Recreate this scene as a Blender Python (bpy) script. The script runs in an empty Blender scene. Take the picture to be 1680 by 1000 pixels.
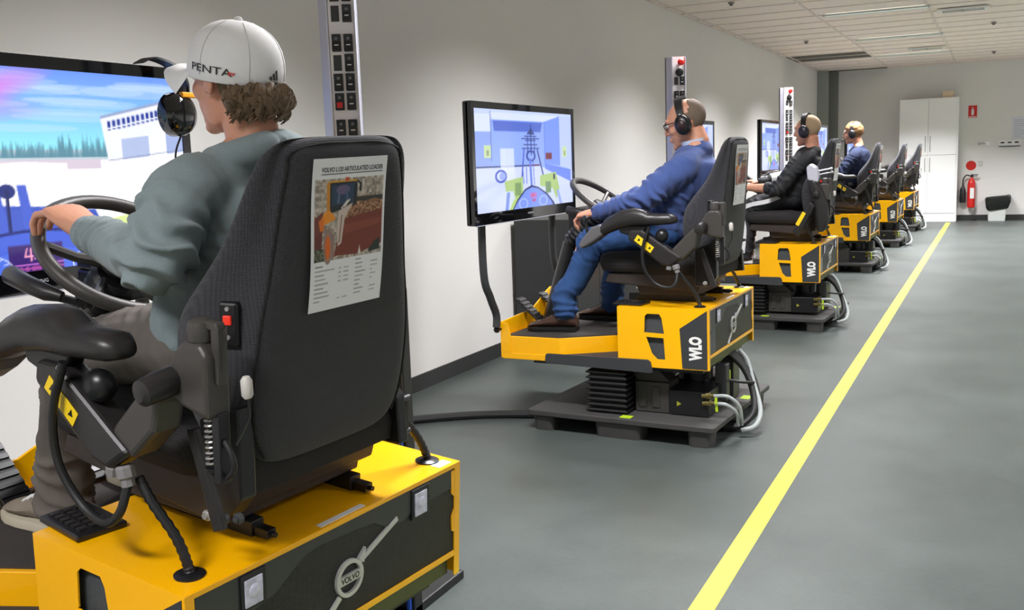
import bpy, bmesh, math, random
import numpy as np
from mathutils import Vector, Matrix, noise
random.seed(7)
R_ = math.radians
SC = bpy.context.scene
COL = SC.collection

# ------------------------------------------------------------------ camera
def cam_axes(yaw, pitch, roll):
    cy, sy = math.cos(yaw), math.sin(yaw)
    F = Vector((-sy*math.cos(pitch), cy*math.cos(pitch), -math.sin(pitch)))
    R0 = Vector((cy, sy, 0)); U0 = R0.cross(F)
    R = math.cos(roll)*R0 + math.sin(roll)*U0
    U = -math.sin(roll)*R0 + math.cos(roll)*U0
    return R, U, F
cd = bpy.data.cameras.new('camera'); cam = bpy.data.objects.new('camera', cd); COL.objects.link(cam)
Rv, Uv, Fv = cam_axes(0.457, 0.143, -0.035)
cam.matrix_world = Matrix(((Rv.x, Uv.x, -Fv.x, 0), (Rv.y, Uv.y, -Fv.y, 0), (Rv.z, Uv.z, -Fv.z, 1.4), (0, 0, 0, 1)))
cd.sensor_width = 36; cd.lens = 36*1620/1680; cd.clip_start = .05; cd.clip_end = 100
SC.camera = cam

# ------------------------------------------------------------------ world and exposure
W_ = bpy.data.worlds.new('world'); SC.world = W_; W_.use_nodes = True
bg = W_.node_tree.nodes['Background']; bg.inputs[0].default_value = (.8, .87, 1, 1); bg.inputs[1].default_value = .3
SC.view_settings.view_transform = 'Standard'; SC.view_settings.look = 'None'
SC.view_settings.gamma = 1; SC.view_settings.use_curve_mapping = False
SC.view_settings.exposure = 0.0
LIGHT_W = 105.0          # watts of each ceiling troffer
LIGHT_SPREAD = 130
LIGHT_COL = (.99, .975, 1)
CEIL = 2.97
ROOM = (-3.23, 4.2, -2.6, 21.03)

# ------------------------------------------------------------------ materials
def s2l(c):
    return tuple(((v/255)/12.92 if v/255 <= .04045 else ((v/255+.055)/1.055)**2.4) for v in c)
MATS = {}
def mat(name, rgb, rough=.5, metal=0, noise_amt=0, noise_scale=20, bump=0, bump_scale=200, coat=0, spec=.5, weave=0, emit=0, trans=0, sheen=0):
    if name in MATS: return MATS[name]
    m = bpy.data.materials.new(name); m.use_nodes = True; nt = m.node_tree
    b = nt.nodes['Principled BSDF']; c = s2l(rgb)
    b.inputs['Base Color'].default_value = (*c, 1); b.inputs['Roughness'].default_value = rough
    b.inputs['Metallic'].default_value = metal; b.inputs['Coat Weight'].default_value = coat
    b.inputs['Specular IOR Level'].default_value = spec
    b.inputs['Transmission Weight'].default_value = trans
    if sheen: b.inputs['Sheen Weight'].default_value = sheen
    if emit:
        b.inputs['Emission Color'].default_value = (*c, 1); b.inputs['Emission Strength'].default_value = emit
    tc = None
    if noise_amt or bump or weave:
        tc = nt.nodes.new('ShaderNodeTexCoord')
    if noise_amt:
        n = nt.nodes.new('ShaderNodeTexNoise'); n.inputs['Scale'].default_value = noise_scale; n.inputs['Detail'].default_value = 5
        nt.links.new(tc.outputs['Object'], n.inputs['Vector'])
        r = nt.nodes.new('ShaderNodeMapRange'); r.inputs[3].default_value = 1-noise_amt; r.inputs[4].default_value = 1+noise_amt
        nt.links.new(n.outputs[0], r.inputs[0])
        mx = nt.nodes.new('ShaderNodeMix'); mx.data_type = 'RGBA'; mx.blend_type = 'MULTIPLY'; mx.inputs[0].default_value = 1
        mx.inputs[6].default_value = (*c, 1); nt.links.new(r.outputs[0], mx.inputs[7]); nt.links.new(mx.outputs[2], b.inputs['Base Color'])
    if bump:
        n = nt.nodes.new('ShaderNodeTexNoise'); n.inputs['Scale'].default_value = bump_scale; n.inputs['Detail'].default_value = 3
        nt.links.new(tc.outputs['Object'], n.inputs['Vector'])
        bp = nt.nodes.new('ShaderNodeBump'); bp.inputs['Strength'].default_value = bump; bp.inputs['Distance'].default_value = .002
        nt.links.new(n.outputs[0], bp.inputs['Height']); nt.links.new(bp.outputs[0], b.inputs['Normal'])
    if weave:      # woven cloth: two crossed wave sets, weave = pitch in metres
        outs = []
        for ax in ('Y', 'Z'):
            w = nt.nodes.new('ShaderNodeTexWave'); w.bands_direction = ax; w.inputs['Scale'].default_value = .314/weave
            w.inputs['Distortion'].default_value = 1.2; w.inputs['Detail Scale'].default_value = 30
            nt.links.new(tc.outputs['Object'], w.inputs['Vector']); outs.append(w.outputs['Fac'])
        ml = nt.nodes.new('ShaderNodeMath'); ml.operation = 'MULTIPLY'; nt.links.new(outs[0], ml.inputs[0]); nt.links.new(outs[1], ml.inputs[1])
        bp = nt.nodes.new('ShaderNodeBump'); bp.inputs['Strength'].default_value = .6; bp.inputs['Distance'].default_value = .002
        nt.links.new(ml.outputs[0], bp.inputs['Height']); nt.links.new(bp.outputs[0], b.inputs['Normal'])
        r = nt.nodes.new('ShaderNodeMapRange'); r.inputs[3].default_value = .68; r.inputs[4].default_value = 1.5
        nt.links.new(ml.outputs[0], r.inputs[0])
        mx = nt.nodes.new('ShaderNodeMix'); mx.data_type = 'RGBA'; mx.blend_type = 'MULTIPLY'; mx.inputs[0].default_value = 1
        mx.inputs[6].default_value = (*c, 1); nt.links.new(r.outputs[0], mx.inputs[7]); nt.links.new(mx.outputs[2], b.inputs['Base Color'])
    MATS[name] = m
    return m
def paint_mat(name, emit=0, rough=.5):
    m = bpy.data.materials.new(name); m.use_nodes = True; nt = m.node_tree; b = nt.nodes['Principled BSDF']
    a = nt.nodes.new('ShaderNodeAttribute'); a.attribute_name = 'Col'
    b.inputs['Roughness'].default_value = rough
    if emit:
        b.inputs['Base Color'].default_value = (.01, .01, .012, 1)
        nt.links.new(a.outputs['Color'], b.inputs['Emission Color']); b.inputs['Emission Strength'].default_value = emit
    else:
        nt.links.new(a.outputs['Color'], b.inputs['Base Color'])
    return m

M_YEL = mat('yellow_paint', (248, 180, 0), .28, noise_amt=.03, noise_scale=6, coat=.3)
M_FAB = mat('seat_fabric', (57, 57, 62), .95, weave=.0042, sheen=.1)
M_FAB2 = mat('seat_fabric_dark', (37, 35, 35), .95, weave=.0042)
M_PAN = mat('seat_pan_brown', (48, 40, 36), .6, noise_amt=.1, bump=.2)
M_GPL = mat('grey_brown_plastic', (60, 57, 54), .42, bump=.15, bump_scale=500)
M_DPL = mat('dark_plastic', (34, 32, 32), .38, bump=.1, bump_scale=400)
M_BLK = mat('black_plastic', (20, 20, 22), .35)
M_RUB = mat('black_rubber', (16, 16, 17), .5)
M_GLS = mat('gloss_black', (9, 9, 11), .08, coat=.5)
M_STL = mat('steel', (176, 174, 172), .3, metal=.6)
M_CHR = mat('chrome', (205, 205, 205), .12, metal=1)
M_ALU = mat('aluminium', (206, 206, 218), .35, metal=.4)
M_PANEL = mat('anthracite_panel', (52, 54, 56), .45)
M_CARB = mat('carbon_mesh', (26, 27, 28), .5, weave=.006)
M_OLIVE = mat('olive_plate', (74, 80, 42), .6, noise_amt=.3, noise_scale=14)
M_MAT = mat('floor_mat', (50, 46, 44), .8, bump=.6, bump_scale=150, noise_amt=.2)
M_GREY = mat('pallet_plastic', (56, 55, 54), .6, noise_amt=.12, noise_scale=9, bump=.15)
M_WHITE = mat('white_print', (228, 228, 226), .5)
M_PAPER = mat('paper', (238, 238, 240), .7)
M_RED = mat('red_plastic', (205, 30, 25), .35)
M_LIME = mat('lime_label', (170, 200, 30), .5)
M_YLB = mat('yellow_label', (236, 200, 20), .5)
M_BLUEC = mat('blue_cable', (20, 70, 170), .45)
M_HOSE = mat('grey_hose', (150, 156, 156), .4)
M_SKIN = mat('skin', (208, 150, 122), .5, noise_amt=.08, noise_scale=30, bump=.1, bump_scale=300)
M_SKIN.node_tree.nodes['Principled BSDF'].inputs['Subsurface Weight'].default_value = .08
M_EYE = mat('eye_white', (225, 222, 218), .2)
M_LENS = mat('lamp_glass', (196, 196, 215), .12, noise_amt=.5, noise_scale=60)

# ------------------------------------------------------------------ object plumbing
def rootof(o):
    while o.parent: o = o.parent
    return o
def finish(name, me, m, parent, smooth=35, bevel=0, seg=2):
    if parent is not None:
        r = rootof(parent)
        if r.type == 'EMPTY' or 'org' in r:
            off = Vector(r['org']) if 'org' in r else Vector((0, 0, 0))
            me.transform(Matrix.Translation(-off))
    ms = m if isinstance(m, (list, tuple)) else [m]
    for q in ms: me.materials.append(q)
    if smooth is not None:
        me.shade_smooth()
        if smooth < 179: me.set_sharp_from_angle(angle=R_(smooth))
    o = bpy.data.objects.new(name, me); COL.objects.link(o)
    if parent is not None: o.parent = parent
    if bevel:
        b = o.modifiers.new('bevel', 'BEVEL'); b.width = bevel; b.segments = seg; b.limit_method = 'ANGLE'; b.angle_limit = R_(35)
    return o
class G:
    """collects plain geometry in one mesh"""
    def __init__(s): s.v = []; s.f = []; s.mi = []; s.cur = 0
    def add(s, v, f):
        n = len(s.v); s.v += [tuple(p) for p in v]; s.f += [tuple(i+n for i in q) for q in f]; s.mi += [s.cur]*len(f); return s
    def mat(s, i): s.cur = i; return s
    def box(s, a, b, M=None):
        x0, y0, z0 = a; x1, y1, z1 = b
        v = [Vector(p) for p in ((x0,y0,z0),(x1,y0,z0),(x1,y1,z0),(x0,y1,z0),(x0,y0,z1),(x1,y0,z1),(x1,y1,z1),(x0,y1,z1))]
        if M is not None: v = [M @ p for p in v]
        return s.add(v, [(0,3,2,1),(4,5,6,7),(0,1,5,4),(1,2,6,5),(2,3,7,6),(3,0,4,7)])
    def prism(s, pts, ax, a, b, M=None):
        """polygon in the plane normal to axis ax (0,1,2), between a and b"""
        n = len(pts)
        def P(p, t):
            q = list(p); q.insert(ax, t); q = Vector(q); return M @ q if M is not None else q
        area = sum(pts[i][0]*pts[(i+1) % n][1]-pts[(i+1) % n][0]*pts[i][1] for i in range(n))
        if (area < 0) != (ax == 1): pts = pts[::-1]
        v = [P(p, a) for p in pts]+[P(p, b) for p in pts]
        f = [tuple(range(n))[::-1], tuple(range(n, 2*n))]+[(i, (i+1) % n, n+(i+1) % n, n+i) for i in range(n)]
        if b < a: f = [q[::-1] for q in f]
        return s.add(v, f)
    def tube(s, path, r, n=10, cap=True, scale=None):
        path = [Vector(p) for p in path]; k = len(path); rs = r if isinstance(r, (list, tuple)) else [r]*k
        v = []; f = []; up = None
        for i, p in enumerate(path):
            t = (path[min(i+1, k-1)]-path[max(i-1, 0)]).normalized()
            if up is None: up = t.orthogonal().normalized()
            up = (up-t*up.dot(t)); up = up.normalized() if up.length > 1e-6 else t.orthogonal().normalized(); sd = t.cross(up)
            for j in range(n):
                a = 2*math.pi*j/n
                v.append(p+rs[i]*(math.cos(a)*up+math.sin(a)*sd))
        for i in range(k-1):
            for j in range(n):
                f.append((i*n+j, i*n+(j+1) % n, (i+1)*n+(j+1) % n, (i+1)*n+j))
        if cap: f.append(tuple(range(n))[::-1]); f.append(tuple(range((k-1)*n, k*n)))
        return s.add(v, f)
    def lathe(s, prof, c, axis=(0, 0, 1), n=24):
        """profile of (radius, height) along axis from point c"""
        A = Vector(axis).normalized(); U = A.orthogonal().normalized(); Vv = A.cross(U); c = Vector(c)
        v = []; f = []; k = len(prof)
        for r, h in prof:
            for j in range(n):
                a = 2*math.pi*j/n; v.append(c+A*h+r*(math.cos(a)*U+math.sin(a)*Vv))
        for i in range(k-1):
            for j in range(n):
                f.append((i*n+j, i*n+(j+1) % n, (i+1)*n+(j+1) % n, (i+1)*n+j))
        f.append(tuple(range(n))[::-1]); f.append(tuple(range((k-1)*n, k*n)))
        return s.add(v, f)
    def ell(s, c, r, n=16, M=None, k=10):
        v = []; f = []; c = Vector(c)
        for i in range(k+1):
            t = math.pi*i/k
            for j in range(n):
                a = 2*math.pi*j/n
                p = Vector((r[0]*math.sin(t)*math.cos(a), r[1]*math.sin(t)*math.sin(a), -r[2]*math.cos(t)))
                if M is not None: p = M @ p
                v.append(c+p)
        for i in range(k):
            for j in range(n): f.append((i*n+j, i*n+(j+1) % n, (i+1)*n+(j+1) % n, (i+1)*n+j))
        return s.add(v, f)
    def loft(s, secs, cap=True):
        n = len(secs[0]); v = [p for q in secs for p in q]; f = []
        for i in range(len(secs)-1):
            for j in range(n): f.append((i*n+j, i*n+(j+1) % n, (i+1)*n+(j+1) % n, (i+1)*n+j))
        if cap: f.append(tuple(range(n))[::-1]); f.append(tuple(range((len(secs)-1)*n, len(secs)*n)))
        return s.add(v, f)
    def mesh(s, name='m'):
        me = bpy.data.meshes.new(name); me.from_pydata(s.v, [], s.f); me.update()
        bm = bmesh.new(); bm.from_mesh(me); bmesh.ops.remove_doubles(bm, verts=bm.verts, dist=1e-6)
        bmesh.ops.recalc_face_normals(bm, faces=bm.faces); bm.to_mesh(me) if len(bm.faces) == len(s.f) else None
        same = len(bm.faces) == len(s.f); bm.free()
        if same and max(s.mi, default=0) > 0: me.polygons.foreach_set('material_index', s.mi)
        return me
    def obj(s, name, m, parent=None, **k): return finish(name, s.mesh(name), m, parent, **k)
def thing(name, org, label, cat, group=None):
    o = bpy.data.objects.new(name, None); COL.objects.link(o); o.empty_display_size = .1
    o['org'] = list(org); o.location = org; o['label'] = label; o['category'] = cat
    if group: o['group'] = group
    return o
def tag(o, label, cat, group=None):
    o['label'] = label; o['category'] = cat
    if group: o['group'] = group
    return o
def struct(o): o['kind'] = 'structure'; return o
def smoothpath(pts, n=6):
    P = [Vector(p) for p in pts]; P = [P[0]*2-P[1]]+P+[P[-1]*2-P[-2]]; out = []
    for i in range(1, len(P)-2):
        for k in range(n):
            t = k/n; a, b, c, d = P[i-1:i+3]
            out.append(.5*((2*b)+(c-a)*t+(2*a-5*b+4*c-d)*t*t+(3*b-a-3*c+d)*t**3))
    out.append(P[-2]); return out
def pose(x, y, z, a=0, b=0, g=0):
    return Matrix.Translation((x, y, z)) @ Matrix.Rotation(a, 4, 'Z') @ Matrix.Rotation(b, 4, 'Y') @ Matrix.Rotation(g, 4, 'X')
def put(root, P): root.matrix_world = P @ Matrix.Translation(root['org'])
def text_geo(txt, size, shear=0, bold=0, sx=1, spacing=1):
    cu = bpy.data.curves.new('t', 'FONT'); cu.body = txt; cu.size = size; cu.align_x = 'CENTER'; cu.align_y = 'CENTER'
    cu.offset = bold; cu.shear = shear; cu.resolution_u = 3; cu.space_character = spacing; cu.extrude = 0
    o = bpy.data.objects.new('t', cu); COL.objects.link(o); bpy.context.view_layer.update()
    me = bpy.data.meshes.new_from_object(o.evaluated_get(bpy.context.evaluated_depsgraph_get()))
    v = [(p.co.x*sx, p.co.y) for p in me.vertices]; f = [tuple(p.vertices) for p in me.polygons]
    bpy.data.objects.remove(o); bpy.data.curves.remove(cu); bpy.data.meshes.remove(me)
    return v, f
def flat(g, vf, fn):
    v, f = vf; g.add([fn(*p) for p in v], f); return g

# ------------------------------------------------------------------ painted flat prints (colour grids built in numpy)
class Img:
    def __init__(s, w, h, c, ss=3): w *= ss; h *= ss; s.ss = ss; s.w, s.h = w, h; s.a = np.zeros((h, w, 3)); s.a[:] = c; s.X, s.Y = np.meshgrid((np.arange(w)+.5)/w, (np.arange(h)+.5)/h); s.rng = np.random.RandomState(3)
    def mix(s, m, c, al=1): m = m*al; s.a = s.a*(1-m[..., None])+np.array(c)*m[..., None]
    def poly(s, pts, c, al=1):
        m = np.zeros((s.h, s.w), bool); n = len(pts)
        for i in range(n):
            x0, y0 = pts[i]; x1, y1 = pts[(i+1) % n]
            if y0 == y1: continue
            cnd = ((y0 > s.Y) != (y1 > s.Y)) & (s.X < (x1-x0)*(s.Y-y0)/(y1-y0)+x0); m ^= cnd
        s.mix(m.astype(float), c, al)
    def rect(s, x0, y0, x1, y1, c, al=1): s.mix(((s.X > x0) & (s.X < x1) & (s.Y > y0) & (s.Y < y1)).astype(float), c, al)
    def ell(s, x, y, rx, ry, c, al=1, ring=0):
        d = np.hypot((s.X-x)/rx, (s.Y-y)/ry); m = (d < 1) & (d > 1-ring if ring else d > -1); s.mix(m.astype(float), c, al)
    def line(s, x0, y0, x1, y1, w, c, al=1):
        asp = s.w/s.h; dx, dy = (x1-x0)*asp, y1-y0; L = math.hypot(dx, dy)+1e-9
        px, py = (s.X-x0)*asp, s.Y-y0; t = np.clip((px*dx+py*dy)/L/L, 0, 1); d = np.hypot(px-t*dx, py-t*dy)
        s.mix((d < w/2).astype(float), c, al)
    def vgrad(s, y0, y1, c0, c1, x0=0, x1=1):
        t = np.clip((s.Y-y0)/(y1-y0), 0, 1)[..., None]; m = ((s.Y >= y0) & (s.Y <= y1) & (s.X >= x0) & (s.X <= x1))[..., None]
        s.a = np.where(m, np.array(c0)*(1-t)+np.array(c1)*t, s.a)
    def noise(s, x0, y0, x1, y1, amt, cell=1):
        h = s.h//cell+2; w = s.w//cell+2; cell *= s.ss; h = s.h//cell+2; w = s.w//cell+2; n = np.kron(s.rng.rand(h, w)-.5, np.ones((cell, cell)))[:s.h, :s.w]
        m = ((s.X > x0) & (s.X < x1) & (s.Y > y0) & (s.Y < y1)).astype(float)
        s.a = np.clip(s.a+(n*m*amt)[..., None], 0, 255)
    def mesh(s, fn):
        """fn(u, v) -> point"""
        ss = s.ss; w, h = s.w//ss, s.h//ss; img = s.a.reshape(h, ss, w, ss, 3).mean((1, 3)); vs = [fn(i/(w-1), j/(h-1)) for j in range(h) for i in range(w)]
        fs = [(j*w+i, j*w+i+1, (j+1)*w+i+1, (j+1)*w+i) for j in range(h-1) for i in range(w-1)]
        me = bpy.data.meshes.new('print'); me.from_pydata(vs, [], fs)
        at = me.color_attributes.new('Col', 'FLOAT_COLOR', 'POINT')
        c = np.clip(img, 0, 255)/255; lin = np.where(c <= .04045, c/12.92, ((c+.055)/1.055)**2.4)
        at.data.foreach_set('color', np.concatenate([lin, np.ones((h, w, 1))], 2).astype(np.float32).ravel()); me.update()
        return me

def fit_text(txt, w, h, bold=0):
    """letters scaled to fill a w x h box centred on 0"""
    v, f = text_geo(txt, 1, bold=bold); xs_ = [p[0] for p in v]; ys_ = [p[1] for p in v]
    x0, x1, y0, y1 = min(xs_), max(xs_), min(ys_), max(ys_)
    return [((p[0]-(x0+x1)/2)*w/(x1-x0), (p[1]-(y0+y1)/2)*h/(y1-y0)) for p in v], f

# ================================================================== ROOM
X0, X1, Y0, Y1 = ROOM
M_WALL = mat('wall_paint', (226, 225, 222), .75, noise_amt=.015, noise_scale=3, bump=.05, bump_scale=90)
M_CEIL = mat('ceiling_tile_face', (246, 232, 224), .85, noise_amt=.06, noise_scale=8, bump=.3, bump_scale=250)
M_TBAR = mat('ceiling_bar', (226, 214, 208), .7)
M_SKT = mat('skirting_vinyl', (48, 50, 49), .5)
def floor_mat():
    m = bpy.data.materials.new('vinyl_floor'); m.use_nodes = True; nt = m.node_tree; b = nt.nodes['Principled BSDF']
    tc = nt.nodes.new('ShaderNodeTexCoord'); n = nt.nodes.new('ShaderNodeTexNoise'); n.inputs['Scale'].default_value = 1.3; n.inputs['Detail'].default_value = 9; n.inputs['Roughness'].default_value = .7
    n2 = nt.nodes.new('ShaderNodeTexNoise'); n2.inputs['Scale'].default_value = 45; n2.inputs['Detail'].default_value = 4
    nt.links.new(tc.outputs['Object'], n.inputs['Vector']); nt.links.new(tc.outputs['Object'], n2.inputs['Vector'])
    r = nt.nodes.new('ShaderNodeValToRGB'); r.color_ramp.elements[0].position = .3; r.color_ramp.elements[1].position = .7
    r.color_ramp.elements[0].color = (*s2l((60, 66, 64)), 1); r.color_ramp.elements[1].color = (*s2l((75, 82, 79)), 1)
    nt.links.new(n.outputs[0], r.inputs[0])
    mr = nt.nodes.new('ShaderNodeMapRange'); mr.inputs[3].default_value = .85; mr.inputs[4].default_value = 1.15; nt.links.new(n2.outputs[0], mr.inputs[0])
    mx = nt.nodes.new('ShaderNodeMix'); mx.data_type = 'RGBA'; mx.blend_type = 'MULTIPLY'; mx.inputs[0].default_value = 1
    nt.links.new(r.outputs[0], mx.inputs[6]); nt.links.new(mr.outputs[0], mx.inputs[7]); nt.links.new(mx.outputs[2], b.inputs['Base Color'])
    r2 = nt.nodes.new('ShaderNodeMapRange'); r2.inputs[3].default_value = .36; r2.inputs[4].default_value = .46; nt.links.new(n.outputs[0], r2.inputs[0]); nt.links.new(r2.outputs[0], b.inputs['Roughness']); b.inputs['Specular IOR Level'].default_value = .42
    return m
struct(G().box((X0-.2, Y0-.2, -.1), (X1+.2, Y1+.2, 0)).obj('floor', floor_mat(), smooth=None))
struct(G().box((X0-.2, Y0-.2, 0), (X0, Y1+.2, CEIL+.3)).obj('wall_left', M_WALL, smooth=None))
struct(G().box((X1, Y0-.2, 0), (X1+.2, Y1+.2, CEIL+.3)).obj('wall_right', M_WALL, smooth=None))
struct(G().box((X0, Y1, 0), (X1, Y1+.2, CEIL+.3)).obj('wall_far', M_WALL, smooth=None))
struct(G().box((X0, Y0-.2, 0), (X1, Y0, CEIL+.3)).obj('wall_near', M_WALL, smooth=None))
struct(G().box((X0, Y0, .0), (X0+.012, Y1, .1)).obj('baseboard_left', M_SKT, smooth=None))
struct(G().box((X1-.012, Y0, .0), (X1, Y1, .1)).obj('baseboard_right', M_SKT, smooth=None))
struct(G().box((X0+.012, Y1-.012, .0), (X1-.012, Y1, .1)).obj('baseboard_far', M_SKT, smooth=None))
struct(G().box((X0+.012, Y0, .0), (X1-.012, Y0+.012, .1)).obj('baseboard_near', M_SKT, smooth=None))
struct(G().box((X0, Y1-.5, 0), (X0+.2, Y1-.34, CEIL-.002)).obj('trim_1', mat('jamb_grey', (150, 158, 152), .5), smooth=None, bevel=.004))
struct(G().box((X0, Y1-.05, 0.1), (X0+.34, Y1, CEIL-.002)).obj('trim_2', mat('panel_grey', (132, 136, 130), .5), smooth=None))
ceil = struct(G().box((X0, Y0, CEIL+.2), (X1, Y1, CEIL+.3)).obj('ceiling', M_CEIL, smooth=None))
# ceiling bars and tiles (1.2 x 0.6)
xs = [X0]+[-1.95-1.2+1.2*i for i in range(0, 8)]; xs = [x for x in xs if x < X1-.05]+[X1]
ys = []; y = .29
while y > Y0: y -= .6
while y < Y1:
    if y > Y0+.05: ys.append(y)
    y += .6
ys = [Y0]+ys+([] if Y1-ys[-1] > .1 else [])+[Y1]
g = G()
for x in xs: g.box((x-.013, Y0, CEIL-.003), (x+.012, Y1, CEIL+.03))
for y in ys: g.box((X0, y-.012, CEIL-.0025), (X1, y+.012, CEIL+.0295))
o = g.obj('ceiling_bar', M_TBAR, ceil, smooth=None); o['kind'] = 'stuff'
tile_mesh = {}
LIGHTS = []   # troffers replace part of a tile
SLOTX = (-1.87, -.72)
def put_tile(x0, x1, y0, y1, m, z=0):
    key = (round(x1-x0, 2), round(y1-y0, 2), m.name)
    if key not in tile_mesh:
        hx, hy = (x1-x0)/2-.0095, (y1-y0)/2-.0095
        me = G().box((-hx, -hy, 0), (hx, hy, .016)).mesh('ceiling_tile'); me.materials.append(m); tile_mesh[key] = me
    o = bpy.data.objects.new('ceiling_tile', tile_mesh[key]); COL.objects.link(o); o.parent = ceil
    o.location = ((x0+x1)/2, (y0+y1)/2, CEIL+.004+z+random.uniform(0, .003))
M_TDK = mat('ceiling_return_tile', (92, 88, 80), .8)
M_GAP = mat('ceiling_gap', (20, 20, 18), .9)
for i in range(len(xs)-1):
    if xs[i+1]-xs[i] < .05: continue
    for j in range(len(ys)-1):
        a, b, c, d = xs[i], xs[i+1], ys[j], ys[j+1]
        if d-c < .04: continue
        cx, cy = (a+b)/2, (c+d)/2
        m = M_CEIL
        if -3.2 < cx < -1.9 and 16.9 < cy < 18.2: m = M_TDK
        if -3.2 < cx < -1.9 and cy > Y1-.35: m = M_GAP
        put_tile(a, b, c, d, m)

# ceiling troffers: slim lamp with frame and diffuser
M_DIFF = mat('lamp_diffuser', (235, 245, 240), .5, emit=.75)
M_FRM = mat('lamp_frame', (200, 205, 200), .4)
k = 0
rows = [-.75, 3.1, 6.15, 9.2, 12.25, 15.25, 18.1]
lightpos = [(-1.295, y) for y in rows]+[(2.3, y) for y in rows]
for (lx, ly) in lightpos:
    seen = (lx < 0 and ly > 12)
    if seen:
        lb = {12.25: 'slim white ceiling lamp nearest the camera, left of the air vent', 15.25: 'second slim ceiling lamp, thin line beyond the nearest one', 18.1: 'farthest slim ceiling lamp, faint line near the far wall'}[ly]
    elif lx < 0: lb = 'slim ceiling lamp above the left side, ' + {-.75: 'behind the camera', 3.1: 'level with the first seat', 6.15: 'between the second and third seats', 9.2: 'beyond the third seat'}[ly]
    else: lb = 'slim ceiling lamp above the right side, ' + {-.75: 'behind the camera', 3.1: 'level with the first seat', 6.15: 'between the second and third seats', 9.2: 'beyond the third seat', 12.25: 'level with the fourth seat', 15.25: 'level with the fifth seat', 18.1: 'level with the farthest seat'}[ly]
    t = thing('ceiling_light', (lx, ly, CEIL), lb, 'ceiling light', 'slim ceiling lamps')
    hw = .575
    z = CEIL-.004
    G().box((lx-hw, ly-.06, z-.02), (lx+hw, ly-.04, z)).box((lx-hw, ly+.04, z-.02), (lx+hw, ly+.06, z)).box((lx-hw, ly-.05, z-.02), (lx-hw+.02, ly+.05, z)).box((lx+hw-.02, ly-.05, z-.02), (lx+hw, ly+.05, z)).obj('frame', M_FRM, t, smooth=None)
    G().box((lx-hw+.02, ly-.04, z-.012), (lx+hw-.02, ly+.04, z)).obj('diffuser', M_DIFF, t, smooth=None)
    ld = bpy.data.lights.new('troffer', 'AREA'); ld.shape = 'RECTANGLE'; ld.size = 1.1; ld.size_y = .35
    ld.energy = LIGHT_W*(1.75 if ly > 15 else 1.25 if ly > 12 else 1); ld.color = LIGHT_COL; ld.spread = R_(LIGHT_SPREAD)
    lo = bpy.data.objects.new('troffer', ld); COL.objects.link(lo); lo.location = (lx, ly, CEIL-.06)
    put(t, Matrix())

# air vents, detectors
def vent(x, y, lb):
    t = thing('air_vent', (x, y, CEIL), lb, 'air vent', 'white air vents in the ceiling')
    g = G()
    for a, b in (((-.27, -.15), (.27, -.11)), ((-.27, .11), (.27, .15)), ((-.27, -.11), (-.22, .11)), ((.22, -.11), (.27, .11))):
        g.box((x+a[0], y+a[1], CEIL-.022), (x+b[0], y+b[1], CEIL-.004))
    g.obj('frame', mat('vent_white', (232, 230, 226), .4), t, smooth=None)
    G().box((x-.22, y-.11, CEIL-.009), (x+.22, y+.11, CEIL-.004)).obj('backing', mat('vent_dark', (70, 60, 56), .6), t, smooth=None)
    for i in range(4):
        yy = y-.075+i*.05
        G().box((x-.22, yy-.012, CEIL-.018), (x+.22, yy+.002, CEIL-.010)).obj('slat', mat('vent_white', (232, 230, 226), .4), t, smooth=None)
    G().lathe([(.028, 0), (.028, .01), (.018, .018)], (x, y, CEIL-.02), (0, 0, -1), 16).obj('hub', M_FRM, t)
    put(t, Matrix())
vent(-.4, 12.8, 'white ceiling air vent nearest the camera, right of the slim lamp')
vent(-1.05, 17.3, 'small white ceiling air vent farther back, towards the cabinet')
def det(x, y, lb):
    t = thing('smoke_detector', (x, y, CEIL), lb, 'detector', 'small detectors on the ceiling')
    G().lathe([(.036, 0), (.036, .008), (.03, .014)], (x, y, CEIL-.003), (0, 0, -1), 20).obj('base', mat('det_base', (150, 140, 135), .5), t)
    G().lathe([(.02, 0), (.02, .016), (.010, .022)], (x, y, CEIL-.017), (0, 0, -1), 16).obj('sensor', mat('det_grey', (105, 98, 95), .5), t); put(t, Matrix())
det(-2.53, 10.55, 'small ceiling detector nearest the camera, above the left wall side')
det(-2.5, 14.9, 'small ceiling detector over the third simulator, left side')
det(-.09, 14.46, 'small ceiling detector right of the near air vent')
det(-.10, 18.87, 'small ceiling detector near the far wall above the fire sign')

# yellow floor tape
tag(G().box((-.823, Y0+1, 0.0002), (-.747, 20.3, .0012)).obj('floor_tape', mat('floor_tape_yellow', (226, 238, 56), .5, noise_amt=.05, noise_scale=12), smooth=None), 'long yellow tape line stuck along the grey floor', 'floor tape')

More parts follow.
